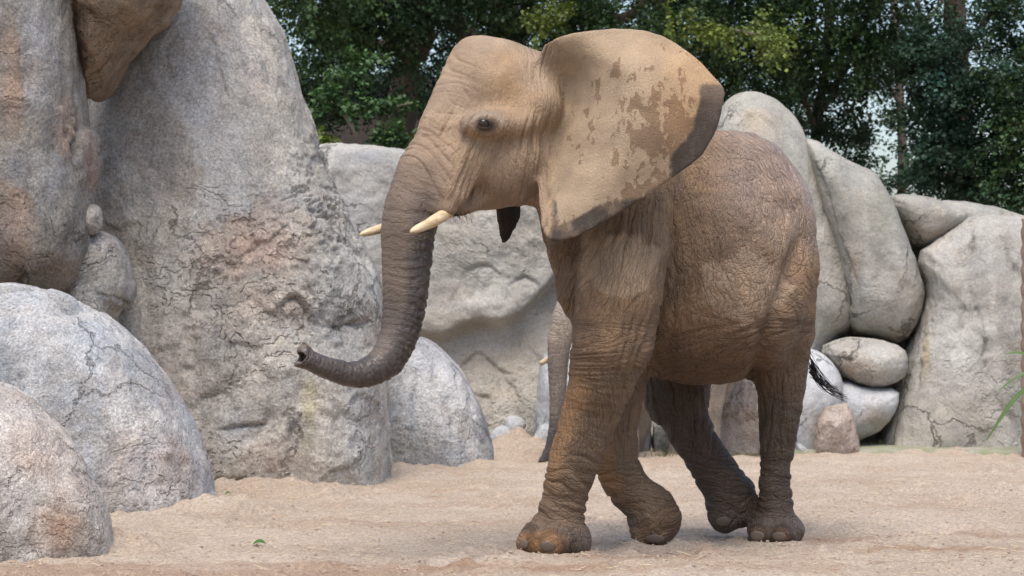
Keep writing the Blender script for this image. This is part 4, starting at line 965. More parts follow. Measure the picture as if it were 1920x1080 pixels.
# ear: soft radial sweep and a ridge network
h -= 0.0018 * cr(w_ear * sstep(-0.02, -0.1, ped), UP + 0.9 * AX, AX - 0.7 * UP, .16, .5, 41, width=0.3)
h += 0.005 * w_ear * fbm(v * 6.0, 2)
# bodily unevenness
h += 0.008 * (1 - w_ear) * (1 - w_trunk) * (1 - foot) * perlin(v * 4.0)
h += 0.0016 * perlin(v * 45.0) * (1 - w_ear)

# eye: lids as rings around the eyeball, in the plane of the cheek
ecx, ecy = 912.0, 236.0
i0 = np.where((np.abs(px - ecx) < 6) & (np.abs(py - ecy) < 6))[0]
i0 = i0[np.argmin(v[i0, 1])]
EYEP = v[i0].copy(); EYEN = nrm[i0].copy()
er = np.sqrt(((px - ecx) / 1.4) ** 2 + (py - ecy) ** 2); er[v[:, 1] > EYEP[1] + 0.2] = 999
h -= 0.012 * np.exp(-(er / 12.0) ** 2)
up_ = (0.4 + 0.9 * np.abs(np.sin(np.arctan2(py - ecy, px - ecx)))) * np.where(py < ecy, 1.25, 0.9)
h += 0.34 * up_ * (0.007 * np.exp(-((er - 19) / 4.0) ** 2) - 0.011 * np.exp(-((er - 25) / 2.2) ** 2) + 0.003 * np.exp(-((er - 29) / 3.0) ** 2) - np.clip(perlin(v * 14.0 + 2) + .25, 0, 1) * (0.012 * np.exp(-((er - 33) / 2.2) ** 2) + 0.012 * np.exp(-((er - 41) / 2.4) ** 2)))
# creases raying out from the eye
ea = np.arctan2(py - ecy, px - ecx)
h -= 0.0045 * np.clip(1 - np.abs(np.sin(ea * 9 + 2.5 * perlin(v * 6))) / 0.35, 0, 1) * sstep(38, 50, er) * sstep(110, 60, er) * (np.abs(ea) > 0.25)
v2 = v + nrm * (h * 1.0)[:, None]
ORG = np.array([0.95, 14.45, 0.0], np.float32)
eme.vertices.foreach_set('co', (v2 - ORG).astype(np.float32).ravel()); eme.update()
eme.polygons.foreach_set('use_smooth', np.ones(len(eme.polygons), bool))

# ---- hide colours: dry dust, damp mud, wet patches, plus painted sheen and lit leg sides
n1 = fbm(v * 2.2, 4); n2 = fbm(v * 7.0 + 5, 3); n3 = fbm(v * 1.3 + 31, 3)
def c(*a): return np.array(a, np.float32)
def lerp(a, b, w): return a + (b - a) * np.clip(w, 0, 1)[:, None]
tan = c(.315, .222, .142); ochre = c(.37, .232, .120); grey = c(.165, .125, .100); brown = c(.190, .115, .068); dark = c(.060, .044, .036); dusty = c(.33, .25, .18)
rgb = np.tile(c(.305, .203, .122), (nv, 1))
rgb = lerp(rgb, np.tile(c(.195, .132, .082), (nv, 1)), 0.8 * sstep(-.1, .15, n1 + .3 * n2) * w_body)
# rump: pinkish wet sheen put into the colour as a paler tone
rgb = lerp(rgb, np.tile(c(.375, .285, .23), (nv, 1)), w_body * sstep(1290, 1400, px) * sstep(520, 330, py) * 0.9)
# flank dry patch
fl = w_body * np.exp(-(((px - 1395) / 95) ** 2 + ((py - 540) / 70) ** 2)) * (v[:, 1] < 14.9)
rgb = lerp(rgb, np.tile(c(.40, .300, .215), (nv, 1)), sstep(.40, .52, fl + .16 * n2 + .08 * n1) * (1 - w_leg) * .85)
rgb = lerp(rgb, np.tile(c(.14, .082, .046), (nv, 1)), w_body * sstep(575, 690, py + 30 * n2) * sstep(1200, 1260, px) * 0.85)  # lower flank and belly darker towards the bottom
# shoulder pale patch over a damp fore leg
shp = np.exp(-(((px - 1160) / 80) ** 2 + ((py - 500) / 60) ** 2)) * (v[:, 1] < 14.3) * (1 - w_ear)
rgb = lerp(rgb, np.tile(c(.43, .320, .215), (nv, 1)), sstep(.30, .46, shp + .18 * n2 + .08 * n1) * .9)
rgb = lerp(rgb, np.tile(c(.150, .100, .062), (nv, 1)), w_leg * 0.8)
lf = legs[0][0] * w_leg
rgb = lerp(rgb, np.tile(c(.30, .172, .082), (nv, 1)), lf * sstep(0.1, -0.5, (nrm @ np.array([1, -.3, 0]))) * sstep(640, 700, py) * sstep(960, 860, py))  # lit left side of the near fore leg painted in orange
lf2 = legs[1][0] * w_leg
rgb = lerp(rgb, np.tile(c(.27, .155, .070), (nv, 1)), lf2 * sstep(0.0, -0.6, (nrm @ np.array([1, .2, 0]))) * sstep(740, 800, py) * sstep(960, 900, py))  # left-facing side of the far fore leg painted lit as well
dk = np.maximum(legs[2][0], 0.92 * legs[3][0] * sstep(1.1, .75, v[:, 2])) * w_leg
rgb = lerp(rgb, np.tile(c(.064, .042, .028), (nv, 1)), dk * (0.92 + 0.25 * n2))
rgb = lerp(rgb, np.tile(c(.135, .100, .078), (nv, 1)), foot * w_leg * 0.8)
toe = sstep(.25, .6, np.exp(-(((px - 1008) / 58) ** 2 + ((py - 1020) / 30) ** 2)) + .15 * n2) * (v[:, 1] < 14.1)
rgb = lerp(rgb, np.tile(c(.40, .225, .105), (nv, 1)), toe * .9)
# head
hd = np.tile(tan, (nv, 1))
hd = lerp(hd, np.tile(ochre, (nv, 1)), np.exp(-(((px - 965) / 55) ** 2 + ((py - 150) / 60) ** 2)) + 0.25 * n1)
hd = lerp(hd, np.tile(dusty, (nv, 1)), sstep(.1, .5, n3) * 0.6 + 0.45 * np.exp(-(((px - 850) / 60) ** 2 + ((py - 180) / 60) ** 2)))
hd = lerp(hd, np.tile(c(.27, .185, .125), (nv, 1)), sstep(260, 380, py) * 0.8)
rgb = lerp(rgb, hd, w_head)
# trunk: dry grey above, wet dark below and behind
tk = lerp(np.tile(c(.29, .205, .138), (nv, 1)), np.tile(c(.165, .122, .092), (nv, 1)), sstep(.25, .75, ut))
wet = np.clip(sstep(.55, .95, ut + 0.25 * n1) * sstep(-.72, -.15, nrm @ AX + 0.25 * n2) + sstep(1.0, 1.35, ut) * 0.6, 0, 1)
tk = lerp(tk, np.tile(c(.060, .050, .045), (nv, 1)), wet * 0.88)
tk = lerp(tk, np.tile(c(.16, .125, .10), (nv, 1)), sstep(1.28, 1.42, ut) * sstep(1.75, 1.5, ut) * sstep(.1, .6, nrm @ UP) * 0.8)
rgb = lerp(rgb, tk, w_trunk)
# skin round the eye
rgb = lerp(rgb, np.tile(c(.045, .036, .032), (nv, 1)), np.exp(-(er / 16.0) ** 4))
rgb = lerp(rgb, np.tile(c(.30, .25, .21), (nv, 1)), np.exp(-((er - 24) / 6.0) ** 2) * (py < ecy) * 0.45)
rgb = lerp(rgb, np.tile(c(.13, .098, .075), (nv, 1)), 0.12 * np.exp(-((er - 34) / 9.0) ** 2))
# ear base colour; wet blotches come from the material
er_ = np.tile(c(.365, .272, .178), (nv, 1))
er_ = lerp(er_, np.tile(c(.39, .258, .142), (nv, 1)), sstep(1180, 1290, px) * sstep(320, 200, py))
er_ = lerp(er_, np.tile(c(.34, .245, .155), (nv, 1)), sstep(140, 60, py) * 0.7)
rgb = lerp(rgb, er_, w_ear)
# lower lobe of the far ear is set very dark
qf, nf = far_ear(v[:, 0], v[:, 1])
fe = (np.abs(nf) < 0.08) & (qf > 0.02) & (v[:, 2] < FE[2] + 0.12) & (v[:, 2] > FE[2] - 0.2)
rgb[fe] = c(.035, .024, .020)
rgb = rgb * lerp(np.ones((nv, 3), np.float32), np.tile(c(.80, .755, .70), (nv, 1)), w_body * (1 - w_leg))
rgb *= (1 + 0.16 * n2 + 0.10 * n1)[:, None]
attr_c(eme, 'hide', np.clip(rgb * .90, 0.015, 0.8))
ear_px = np.stack([px, py], 1)
st = w_ear * np.clip(np.exp(-(((px - 1215) / 115) ** 2 + ((py - 225) / 105) ** 2)) * 0.80 + sstep(1190, 1300, px) * sstep(150, 250, py) * 0.55
                     + 0.8 * sstep(-0.13, -0.05, ped) * sstep(300, 360, py), 0, 1)
ed = w_ear * np.clip(sstep(-0.20, -0.03, ped) * sstep(1210, 1300, px) * sstep(130, 190, py)
                     + 0.62 * sstep(-0.13, -0.07, ped) * sstep(340, 385, py), 0, 1)
attr_f(eme, 'blotch', st); attr_f(eme, 'edge', ed)
attr_f(eme, 'earw', w_ear); attr_f(eme, 'trunkw', w_trunk); attr_f(eme, 'ring', ph + jit)
attr_f(eme, 'wet', np.clip(wet * w_trunk + dk * 0.35 + rump * 1.1 + .25 * belly + foot * w_leg * 0.4, 0, 1))
attr_f(eme, 'foldh', np.clip(ankle + .8 * rump + 0.7 * belly + 0.35 * w_leg + 0.65 * bs * sstep(1180, 1290, px), 0, 1))
attr_f(eme, 'foldv', np.clip(1.0 - ankle - .5 * belly - .7 * rump - .8 * brow - .75 * w_head * (1 - cheek) * (1 - templ), 0.08, 1))
def attr_v(me, name, x, y):
    a_ = me.attributes.new(name, 'FLOAT_VECTOR', 'POINT'); a_.data.foreach_set('vector', np.stack([x, y, np.zeros_like(x)], 1).astype(np.float32).ravel())
_a = eme.attributes['foldh'].data; _t = np.empty(nv, np.float32); _a.foreach_get('value', _t); _a.foreach_set('value', (_t * fadeB).astype(np.float32)); _a = eme.attributes['foldv'].data; _a.foreach_get('value', _t); _a.foreach_set('value', (_t * fadeA).astype(np.float32))
attr_v(eme, 'flowa', acA, alA); attr_v(eme, 'flowb', acB, alB)
attr_f(eme, 'bodyw', np.clip(w_body + 0.6 * w_head, 0, 1))

def hide_material():
    n = N('elephant_hide')
    base = n.attr('hide', 'Color')
    earw = n.attr('earw'); tw = n.attr('trunkw'); bw = n.attr('bodyw'); wet = n.attr('wet')
    big = n.noise(5.5, 6, 0.62); fine = n.noise(60, 4, 0.6)
    # wet blotches of the ear with drips running down
    bl = n.noise(1.0, 5, 0.60, 0.35, vec=n.map((15, 8, 10)))
    drip = n.noise(1.0, 3, 0.5, 0.2, vec=n.map((34, 8, 9)))
    bl = n.math('ADD', n.math('MULTIPLY', bl, 0.75), n.math('MULTIPLY', drip, 0.25))
    bl = n.math('MULTIPLY_ADD', bl, 1.8, -0.40)
    s = n.math('ADD', bl, n.math('MULTIPLY_ADD', n.attr('blotch'), 0.34, -0.205))
    mask = n.math('MULTIPLY', n.rng(s, 0.515, 0.550), earw, clamp=True)
    mask = n.math('MULTIPLY', mask, n.rng(n.attr('blotch'), 0.04, 0.12))
    ed = n.math('ADD', n.attr('edge'), n.math('MULTIPLY_ADD', big, 0.9, -0.45))
    em = n.math('MULTIPLY', n.rng(ed, 0.42, 0.60), n.rng(n.attr('edge'), 0.05, 0.3))
    col = n.mix(n.math('MULTIPLY', mask, 0.80), base, n.mix(1.0, base, (0.53, 0.44, 0.38), 'MULTIPLY'))
    col = n.mix(n.math('MULTIPLY', em, 0.88), col, n.mix(n.math('MULTIPLY', n.attr('blotch'), 1.9, clamp=True), (0.16, 0.115, 0.083), (0.030, 0.024, 0.021)))
    grain = n.rng(n.noise(150, 3, 0.7), 0.3, 0.7, 0.82, 1.18)
    blot = n.rng(big, 0.3, 0.7, 0.84, 1.16)
    col = n.mix(1.0, col, n.node('ShaderNodeCombineColor', {0: n.math('MULTIPLY', grain, blot), 1: n.math('MULTIPLY', grain, blot), 2: n.math('MULTIPLY', grain, blot)}).outputs[0], 'MULTIPLY')
    # relief: leather cells, crossing lines, trunk rings
    cell = n.rng(n.vor(52), 0.0, 0.10)
    fa = n.attr('flowa', 'Vector'); fb = n.attr('flowb', 'Vector')
    wob = n.node('ShaderNodeVectorMath', {0: n.node('ShaderNodeTexNoise', {'Vector': n.co, 'Scale': 6.0, 'Detail': 3.0}).outputs['Color'], 1: (0.05, 0.10, 0.0)}, operation='MULTIPLY').outputs[0]
    def net(vec, ac, al, wd, z):
        q = n.node('ShaderNodeVectorMath', {0: vec, 1: wob}, operation='ADD').outputs[0]
        return n.rng(n.vor(1.0, vec=n.map((ac, al, 1), vec=q, loc=(0, 0, z))), 0.0, wd)
    la = n.math('ADD', net(fa, 26, 6.0, 0.10, .3), n.math('MULTIPLY', net(fa, 58, 19, 0.13, 1.7), 0.55))
    lb = n.math('ADD', net(fb, 26, 6.0, 0.10, 2.3), n.math('MULTIPLY', net(fb, 58, 19, 0.13, 3.7), 0.55))
    ring = n.math('ABSOLUTE', n.math('SINE', n.math('MULTIPLY', n.attr('ring'), 3.14159 * 3)))
    ring = n.rng(ring, 0.0, 0.4)
    ln = n.math('ADD', n.math('MULTIPLY', la, n.attr('foldv')), n.math('MULTIPLY', lb, n.attr('foldh')))
    b1 = n.bump(ln, n.math('MULTIPLY', bw, 0.9), 0.0085)
    b2 = n.bump(ring, n.math('MULTIPLY', tw, 0.6), 0.005, b1)
    b3 = n.bump(cell, n.math('MULTIPLY_ADD', earw, 0.10, 0.45), 0.004, b2)
    b4 = n.bump(fine, 0.6, 0.004, b3)
    rough = n.math('MULTIPLY_ADD', wet, -0.48, 0.80)
    rough = n.math('ADD', rough, n.math('MULTIPLY_ADD', big, 0.25, -0.12), clamp=True)
    return n.done(col, rough, b4, 0.5)
HIDE = hide_material()
eleph = empty('elephant', ORG)
tag(eleph, 'large tan elephant walking on the sand with its ear spread wide and trunk curled forward', 'elephant')
link('body', eme, parent=eleph, mat=HIDE)

# ---- tusks, eye, toenails, tail tuft
def tube(pts, rad, seg=14, caps=True):
    pts = np.array(pts, float); n = len(pts); V = []; Q = []
    T = np.gradient(pts, axis=0); T /= np.linalg.norm(T, axis=1)[:, None] + 1e-9
    ref = np.array([0, 0, 1.0]) if abs(T[0][2]) < 0.9 else np.array([1.0, 0, 0])
    for i in range(n):
        a = np.cross(ref, T[i]); a /= np.linalg.norm(a) + 1e-9; b = np.cross(T[i], a)
        for k in range(seg):
            t = 2 * math.pi * k / seg; V.append(pts[i] + rad[i] * (a * math.cos(t) + b * math.sin(t)))
    for i in range(n - 1):
        for k in range(seg):
            Q.append((i * seg + k, i * seg + (k + 1) % seg, (i + 1) * seg + (k + 1) % seg, (i + 1) * seg + k))
    Tt = []
    if caps:
        V += [pts[0], pts[-1]]; c0 = n * seg; c1 = c0 + 1
        for k in range(seg):
            Tt.append((c0, (k + 1) % seg, k)); Tt.append((c1, (n - 1) * seg + k, (n - 1) * seg + (k + 1) % seg))
    return V, Q, Tt
def spline(P, n=16):
    P = np.array(P, float); t = np.linspace(0, len(P) - 1, n); out = []
    for s in t:
        i = min(int(s), len(P) - 2); u = s - i
        p0 = P[max(i - 1, 0)]; p1 = P[i]; p2 = P[i + 1]; p3 = P[min(i + 2, len(P) - 1)]
        out.append(0.5 * ((2 * p1) + (-p0 + p2) * u + (2 * p0 - 5 * p1 + 4 * p2 - p3) * u * u + (-p0 + 3 * p1 - 3 * p2 + p3) * u ** 3))
    return np.array(out)

def ivory():
    n = N('ivory')
    g = n.noise(18, 5, 0.6, vec=n.map((1, 1, 2.4))); cr_ = n.noise(90, 4, 0.7)
    col = n.mix(n.rng(g, 0.35, 0.7), (0.66, 0.54, 0.36), (0.42, 0.29, 0.15))
    col = n.mix(n.rng(cr_, 0.56, 0.66, 0, 0.6), col, (0.26, 0.17, 0.10))
    return n.done(col, 0.5, n.bump(g, 0.5, 0.004), 0.4)
IV = ivory()
for lat, tipx, tipy, rx, ry in ((0.175, 769, 435, 842, 397), (-0.185, 674, 440, 778, 405)):
    a = np.array(H(rx, ry, 1, lat)[:3])
    # the tusk runs forward along the head's axis and dips a little
    d0 = a[1] - 0.22 if lat > 0 else a[1] - 0.16
    b = W(tipx, tipy, d0)
    m1 = a + (b - a) * 0.5 + np.array([0, 0, -0.008])
    P = spline([a, m1, b], 14)
    rr = np.interp(np.linspace(0, 1, 14), [0, .35, .8, .95, 1], [.034, .034, .023, .011, .004])
    V_, Q_, T_ = tube(P, rr, 16)
    t = link('tusk', mesh_np('tusk', np.array(V_) - ORG, Q_, T_), parent=eleph, mat=IV)

def eye_mat():
    n = N('eye')
    return n.done((0.018, 0.010, 0.006), 0.06, None, 0.6)
def ball(r, sx=1, sy=1, sz=1, sub=3):
    bm = bmesh.new(); bmesh.ops.create_icosphere(bm, subdivisions=sub, radius=r)
    for q in bm.verts: q.co = Vector((q.co.x * sx, q.co.y * sy, q.co.z * sz))
    for f in bm.faces: f.smooth = True
    me = bpy.data.meshes.new('ball'); bm.to_mesh(me); bm.free(); return me
ep = EYEP - EYEN * 0.0270
link('eye', ball(0.0335), ep - ORG, eleph, eye_mat())
def lid_patch(r, a0, a1):
    V_, Q_ = [], []; na, nb = 9, 17
    for i in range(na):
        a = a0 + (a1 - a0) * i / (na - 1); bulge = r + .0035 * math.sin(math.pi * i / (na - 1))
        for j in range(nb):
            t = R(-82 + 164 * j / (nb - 1))
            V_.append((bulge * math.sin(t) * 1.12, -bulge * math.cos(t) * math.cos(a), bulge * math.cos(t) * math.sin(a)))
    for i in range(na - 1):
        for j in range(nb - 1): Q_.append((i * nb + j, i * nb + j + 1, (i + 1) * nb + j + 1, (i + 1) * nb + j))
    return mesh_np('eyelid', V_, Q_)
_ln = N('eyelid_skin'); LIDM = _ln.done(_ln.mix(_ln.noise(60, 4, .7), (.040, .032, .028), (.115, .090, .072)), .5, _ln.bump(_ln.noise(90, 4, .7, vec=_ln.map((1, 1, 4))), .8, .004))
for a0, a1 in ((R(36), R(92)), (R(-34), R(-84))):
    o = link('eyelid', lid_patch(.0360, a0, a1), ep - ORG, eleph, LIDM)
    o.rotation_euler = (0, R(6), math.atan2(EYEN[1], EYEN[0]) + R(90))
V_, Q_, T_ = [], [], []
for k in range(16):
    t = R(-60 + 8 * k); a_ = np.array([.035 * math.sin(t), -.035 * math.cos(t), .012]); e_ = a_ + np.array([.012 * math.sin(t), -.022, -.012 + .003 * (k % 3)])
    vv, qq, tt = tube([a_, (a_ + e_) / 2 + np.array([0, -.002, .003]), e_], [.0010, .0008, .0005], 3)
    o_ = len(V_); V_ += vv; Q_ += [tuple(i + o_ for i in q) for q in qq]; T_ += [tuple(i + o_ for i in q) for q in tt]
lash = link('eyelash', mesh_np('eyelash', V_, Q_, T_), ep - ORG, eleph, N('lash').done((.02, .017, .015), .5)); lash.rotation_euler = (0, R(6), math.atan2(EYEN[1], EYEN[0]) + R(90)); lash['kind'] = 'stuff'

def nail_mat():
    n = N('toenail')
    g = n.noise(30, 4, 0.6)
    return n.done(n.mix(g, (0.085, 0.070, 0.060), (0.16, 0.118, 0.088)), 0.6, n.bump(g, 0.4, 0.004))
NM = nail_mat()
# toenails are set by ray onto the skin
from mathutils.bvhtree import BVHTree
loc = v2 - ORG
def on_skin(px_, py_):
    o = Vector((0, 0, CZ)) - Vector(ORG); d_ = Vector(W(px_, py_, 10.0)) - Vector((0, 0, CZ))
    return bvh.ray_cast(o, d_.normalized())
pol = np.empty(len(eme.polygons) * 4, np.int32); eme.polygons.foreach_get('vertices', pol); pol = pol.reshape(-1, 4)
keep = (loc[pol[:, 0], 2] < 0.30) | (np.abs(px[pol[:, 0]] - 912) < 60) & (np.abs(py[pol[:, 0]] - 236) < 60)
pk = pol[keep]; uq, inv = np.unique(pk, return_inverse=True)
bvh = BVHTree.FromPolygons([tuple(q) for q in loc[uq]], [tuple(q) for q in inv.reshape(-1, 4)])
for nx, ny, sw, sh in ((982, 1020, 9, 9), (1027, 1025, 14, 10), (1420, 1005, 14, 10), (1461, 1006, 14, 9), (1356, 978, 15, 11), (1228, 1010, 18, 9)):
    hit = on_skin(nx, ny)
    if hit[0] is None: continue
    s_ = 14.2 / F
    o = link('toenail', ball(1.0, sw * s_, 0.009, sh * s_, 3), hit[0], eleph, NM)
    o.rotation_euler = (-hit[1]).to_track_quat('Y', 'Z').to_euler()

# tail tuft
tb = W(1519, 690, 15.2)
V_, Q_, T_ = [], [], []
for k in range(55):
    u = rng.random(); a = tb + np.array([rng.normal(0, .006), rng.normal(0, .012), rng.normal(0, .03) + 0.02])
    L = rng.uniform(0.45, 1.0)
    e = W(1519 + 74 * L + rng.normal(0, 3), 692 + 62 * L + rng.normal(0, 5) * L, 15.2 + rng.normal(0, .05))
    mid = (a + e) / 2 + np.array([rng.normal(-.01, .012), rng.normal(0, .02), -0.030 + rng.normal(0, .012)])
    P = spline([a, mid, e], 6)
    vv, qq, tt = tube(P, np.linspace(.0024, .0009, 6), 3)
    o_ = len(V_); V_ += vv; Q_ += [tuple(i + o_ for i in q) for q in qq]; T_ += [tuple(i + o_ for i in q) for q in tt]
hm = N('tail_hair').done((0.012, 0.011, 0.012), 0.45)
tf = link('tail_tuft', mesh_np('tail_tuft', np.array(V_) - ORG, Q_, T_), parent=eleph, mat=hm); tf['kind'] = 'stuff'
# bristles under the lip
V_, Q_, T_ = [], [], []
for k in range(26):
    a = np.array(H(rng.uniform(842, 880), rng.uniform(396, 402), 1, 0.12)[:3]); e = a + np.array([rng.normal(0.02, .02), rng.normal(0, .02), -rng.uniform(.02, .07)])
    vv, qq, tt = tube(spline([a, (a + e) / 2 + [0.006, 0, 0], e], 4), np.linspace(.0014, .0007, 4), 3)
    o_ = len(V_); V_ += vv; Q_ += [tuple(i + o_ for i in q) for q in qq]; T_ += [tuple(i + o_ for i in q) for q in tt]
bs_ = link('bristle', mesh_np('bristle', np.array(V_) - ORG, Q_, T_), parent=eleph, mat=hm); bs_['kind'] = 'stuff'

# ------------------------------------------------------------------ the small elephant behind
D2 = 23.3
f2 = Field((0.20, 22.3, -0.05), (2.75, 24.5, 1.95), 0.025)
A2 = np.array([math.cos(R(14)), math.sin(R(14)), 0]); L2 = np.array([A2[1], -A2[0], 0])
f2.ell(W(1265, 595, D2), (.86, .45, .60), (A2, L2, UP), .05)
f2.ell(W(1345, 600, D2 + .1), (.48, .44, .58), (A2, L2, UP), .1)
f2.ell(W(1120, 545, D2 - .1), (.30, .27, .34), (A2, L2, UP), .1)
f2.chain([B(1150, 560, D2, 58), B(1210, 590, D2, 80)], .12)
t2 = [B(1085, 560, D2 - .16, 36), B(1062, 600, D2 - .2, 29), B(1049, 640, D2 - .22, 23), B(1046, 680, D2 - .22, 20), B(1046, 720, D2 - .22, 17.5), B(1045, 760, D2 - .22, 15), B(1041, 800, D2 - .22, 12.5), B(1033, 835, D2 - .22, 10.5), B(1023, 858, D2 - .22, 9.5), B(1017, 866, D2 - .22, 9)]
f2.chain(t2, .06)
for ch in ([B(1175, 650, D2 - .2, 38), B(1174, 740, D2 - .2, 28), B(1172, 800, D2 - .2, 26), B(1172, 845, D2 - .2, 27), B(1170, 858, D2 - .2, 29)], [B(1205, 650, D2 + .25, 34), B(1212, 740, D2 + .25, 24), B(1200, 790, D2 + .3, 22), B(1180, 848, D2 + .3, 24)],
           [B(1350, 640, D2 - .1, 48), B(1330, 720, D2 - .1, 33), B(1326, 790, D2 - .08, 26), B(1322, 840, D2 - .08, 27), B(1320, 856, D2 - .08, 30)], [B(1370, 640, D2 + .4, 42), B(1345, 720, D2 + .4, 30), B(1305, 800, D2 + .4, 23), B(1280, 845, D2 + .35, 22), B(1268, 852, D2 + .3, 20)]):
    f2.chain(ch, .05)
f2.ell(W(1190, 540, D2 - .25), (.24, .035, .32), (A2 * .85 + L2 * .5, L2 * .85 - A2 * .5, UP), .04)
f2.ell(W(1165, 540, D2 + .32), (.22, .035, .30), (A2 * .85 - L2 * .5, L2 * .85 + A2 * .5, UP), .04)
f2.chain([B(1425, 560, D2 + .2, 8), B(1432, 640, D2 + .22, 6), B(1430, 690, D2 + .22, 4)], .03)
f2.v[:, :, :2] = 1.0
cv, cq = f2.net()
cme = mesh_np('small_elephant', cv, cq)
cn = normals(cme)
d2_, u2_ = seg_near(cv, t2); wt2 = sstep(1.5, 1.15, d2_) * sstep(.1, .4, u2_)
fr2 = np.abs(((u2_ / .045 + .4 * perlin(cv * 8)) % 1.0) - .5) * 2
hh = -.006 * wt2 * np.exp(-(fr2 / .35) ** 2) - .006 * creases(cv, AX, UP, .07, .5, 5, width=.25) * (1 - wt2)
ORG2 = np.array([1.5, D2, 0.0], np.float32)
cme.vertices.foreach_set('co', (cv + cn * hh[:, None] - ORG2).astype(np.float32).ravel()); cme.update()
c2 = np.tile(c(.34, .275, .215), (len(cv), 1)); c2 = lerp(c2, np.tile(c(.25, .20, .16), (len(cv), 1)), sstep(-.2, .4, fbm(cv * 2.5, 3)))
c2 = lerp(c2, np.tile(c(.20, .165, .14), (len(cv), 1)), wt2 * sstep(.3, .7, u2_)); c2 = lerp(c2, np.tile(c(.07, .062, .062), (len(cv), 1)), wt2 * sstep(.95, 1.45, u2_))
c2 = lerp(c2, np.tile(c(.40, .34, .29), (len(cv), 1)), sstep(.35, .1, u2_) * sstep(1.6, 1.2, d2_))
attr_c(cme, 'hide', c2); attr_f(cme, 'bodyw', np.ones(len(cv))); attr_f(cme, 'foldv', np.ones(len(cv)) * .8); attr_f(cme, 'foldh', np.ones(len(cv)) * .5)
attr_v(cme, 'flowa', (cv @ A2).astype(np.float32) + .6 * cv[:, 1], cv[:, 2]); attr_v(cme, 'flowb', cv[:, 2], cv[:, 0])
for k in ('blotch', 'edge', 'earw', 'trunkw', 'ring', 'wet'): attr_f(cme, k, np.zeros(len(cv)))
el2 = empty('elephant', ORG2); tag(el2, 'smaller pale elephant mostly hidden behind the large one, its trunk hanging straight down', 'elephant')
link('body', cme, parent=el2, mat=HIDE)
for q0, q1, dd in (((1056, 650), (1012, 682), .02),):
    a = W(*q0, D2 + dd + .05); b = W(*q1, D2 + dd)
    V_, Q_, T_ = tube(spline([a, (a + b) / 2 + [0, 0, -.02], b], 8), np.linspace(.045, .022, 8), 10)
    link('tusk', mesh_np('tusk', np.array(V_) - ORG2, Q_, T_), parent=el2, mat=IV)

# ------------------------------------------------------------------ post and plant at the right edge
pm_ = bark_material('fibrous_bark', (.22, .15, .11), (.33, .25, .20))
pb = W(1938, 600, 23.7); pb[2] = 0
pt = empty('post', pb); tag(pt, 'rough brown trunk like post at the extreme right edge of the enclosure', 'post')
V_, Q_, T_ = tube0(np.array([[pb[0], pb[1], z] for z in np.linspace(-.05, 2.36, 40)]), .118 + .012 * np.sin(np.arange(40) * 2.1), 14)
link('shaft', mesh_np('shaft', np.array(V_) - pb, Q_, T_), parent=pt, mat=pm_)
lm = N('blade'); lmat = lm.done(lm.mix(lm.noise(6, 3, .6), (.055, .10, .025), (.10, .15, .05)), .5)
pl0 = W(2010, 600, 12.2); pl0[2] = 0
pp = empty('palm_plant', pl0); tag(pp, 'low palm with arching green blades reaching in from the right edge', 'plant')
def blade(P, w, name='blade'):
    Q = spline0(P, 18); t = np.linspace(0, 1, 18); ww = w * np.sin(np.pi * np.clip(t * .92 + .06, 0, 1)) ** .7 * (1 - t * .55)
    T = np.gradient(Q, axis=0); T /= np.linalg.norm(T, axis=1)[:, None]; s = np.cross(T, [0, -.6, .8]); s /= np.linalg.norm(s, axis=1)[:, None]; u = np.cross(s, T)
    V_ = np.concatenate([Q - s * ww[:, None], Q - u * (ww * .35)[:, None], Q + s * ww[:, None]]); n = 18
    q = [(i, i + 1, n + i + 1, n + i) for i in range(n - 1)] + [(n + i, n + i + 1, 2 * n + i + 1, 2 * n + i) for i in range(n - 1)]
    return link(name, mesh_np(name, V_ - pl0, q), parent=pp, mat=lmat)
r0 = W(2005, 800, 12.2); r0[2] = max(r0[2], .55)
for P, w in (([r0, W(1960, 690, 12.2), W(1915, 662, 12.2), W(1884, 664, 12.2)], .022), ([r0, W(1965, 700, 12.0), W(1920, 700, 12.0), W(1872, 732, 12.0)], .022), ([r0, W(1960, 720, 11.9), W(1905, 745, 11.9), W(1850, 826, 11.9)], .026),
             ([r0, W(1975, 700, 12.5), W(1960, 600, 12.6), W(1990, 520, 12.6)], .025), ([r0, W(2060, 680, 12.3), W(2110, 640, 12.3), W(2160, 660, 12.3)], .025), ([r0, W(2050, 720, 11.8), W(2090, 720, 11.7), W(2150, 800, 11.7)], .025), ([r0, W(1990, 690, 11.8), W(1962, 690, 11.6), W(1935, 760, 11.5)], .022)):
    blade(P, w)
V_, Q_, T_ = tube0(spline0([pl0 + [0, 0, -.05], pl0 + [.01, 0, .3], r0], 10), np.linspace(.06, .04, 10), 10)
link('stem', mesh_np('stem', np.array(V_) - pl0, Q_, T_), parent=pp, mat=BARK)

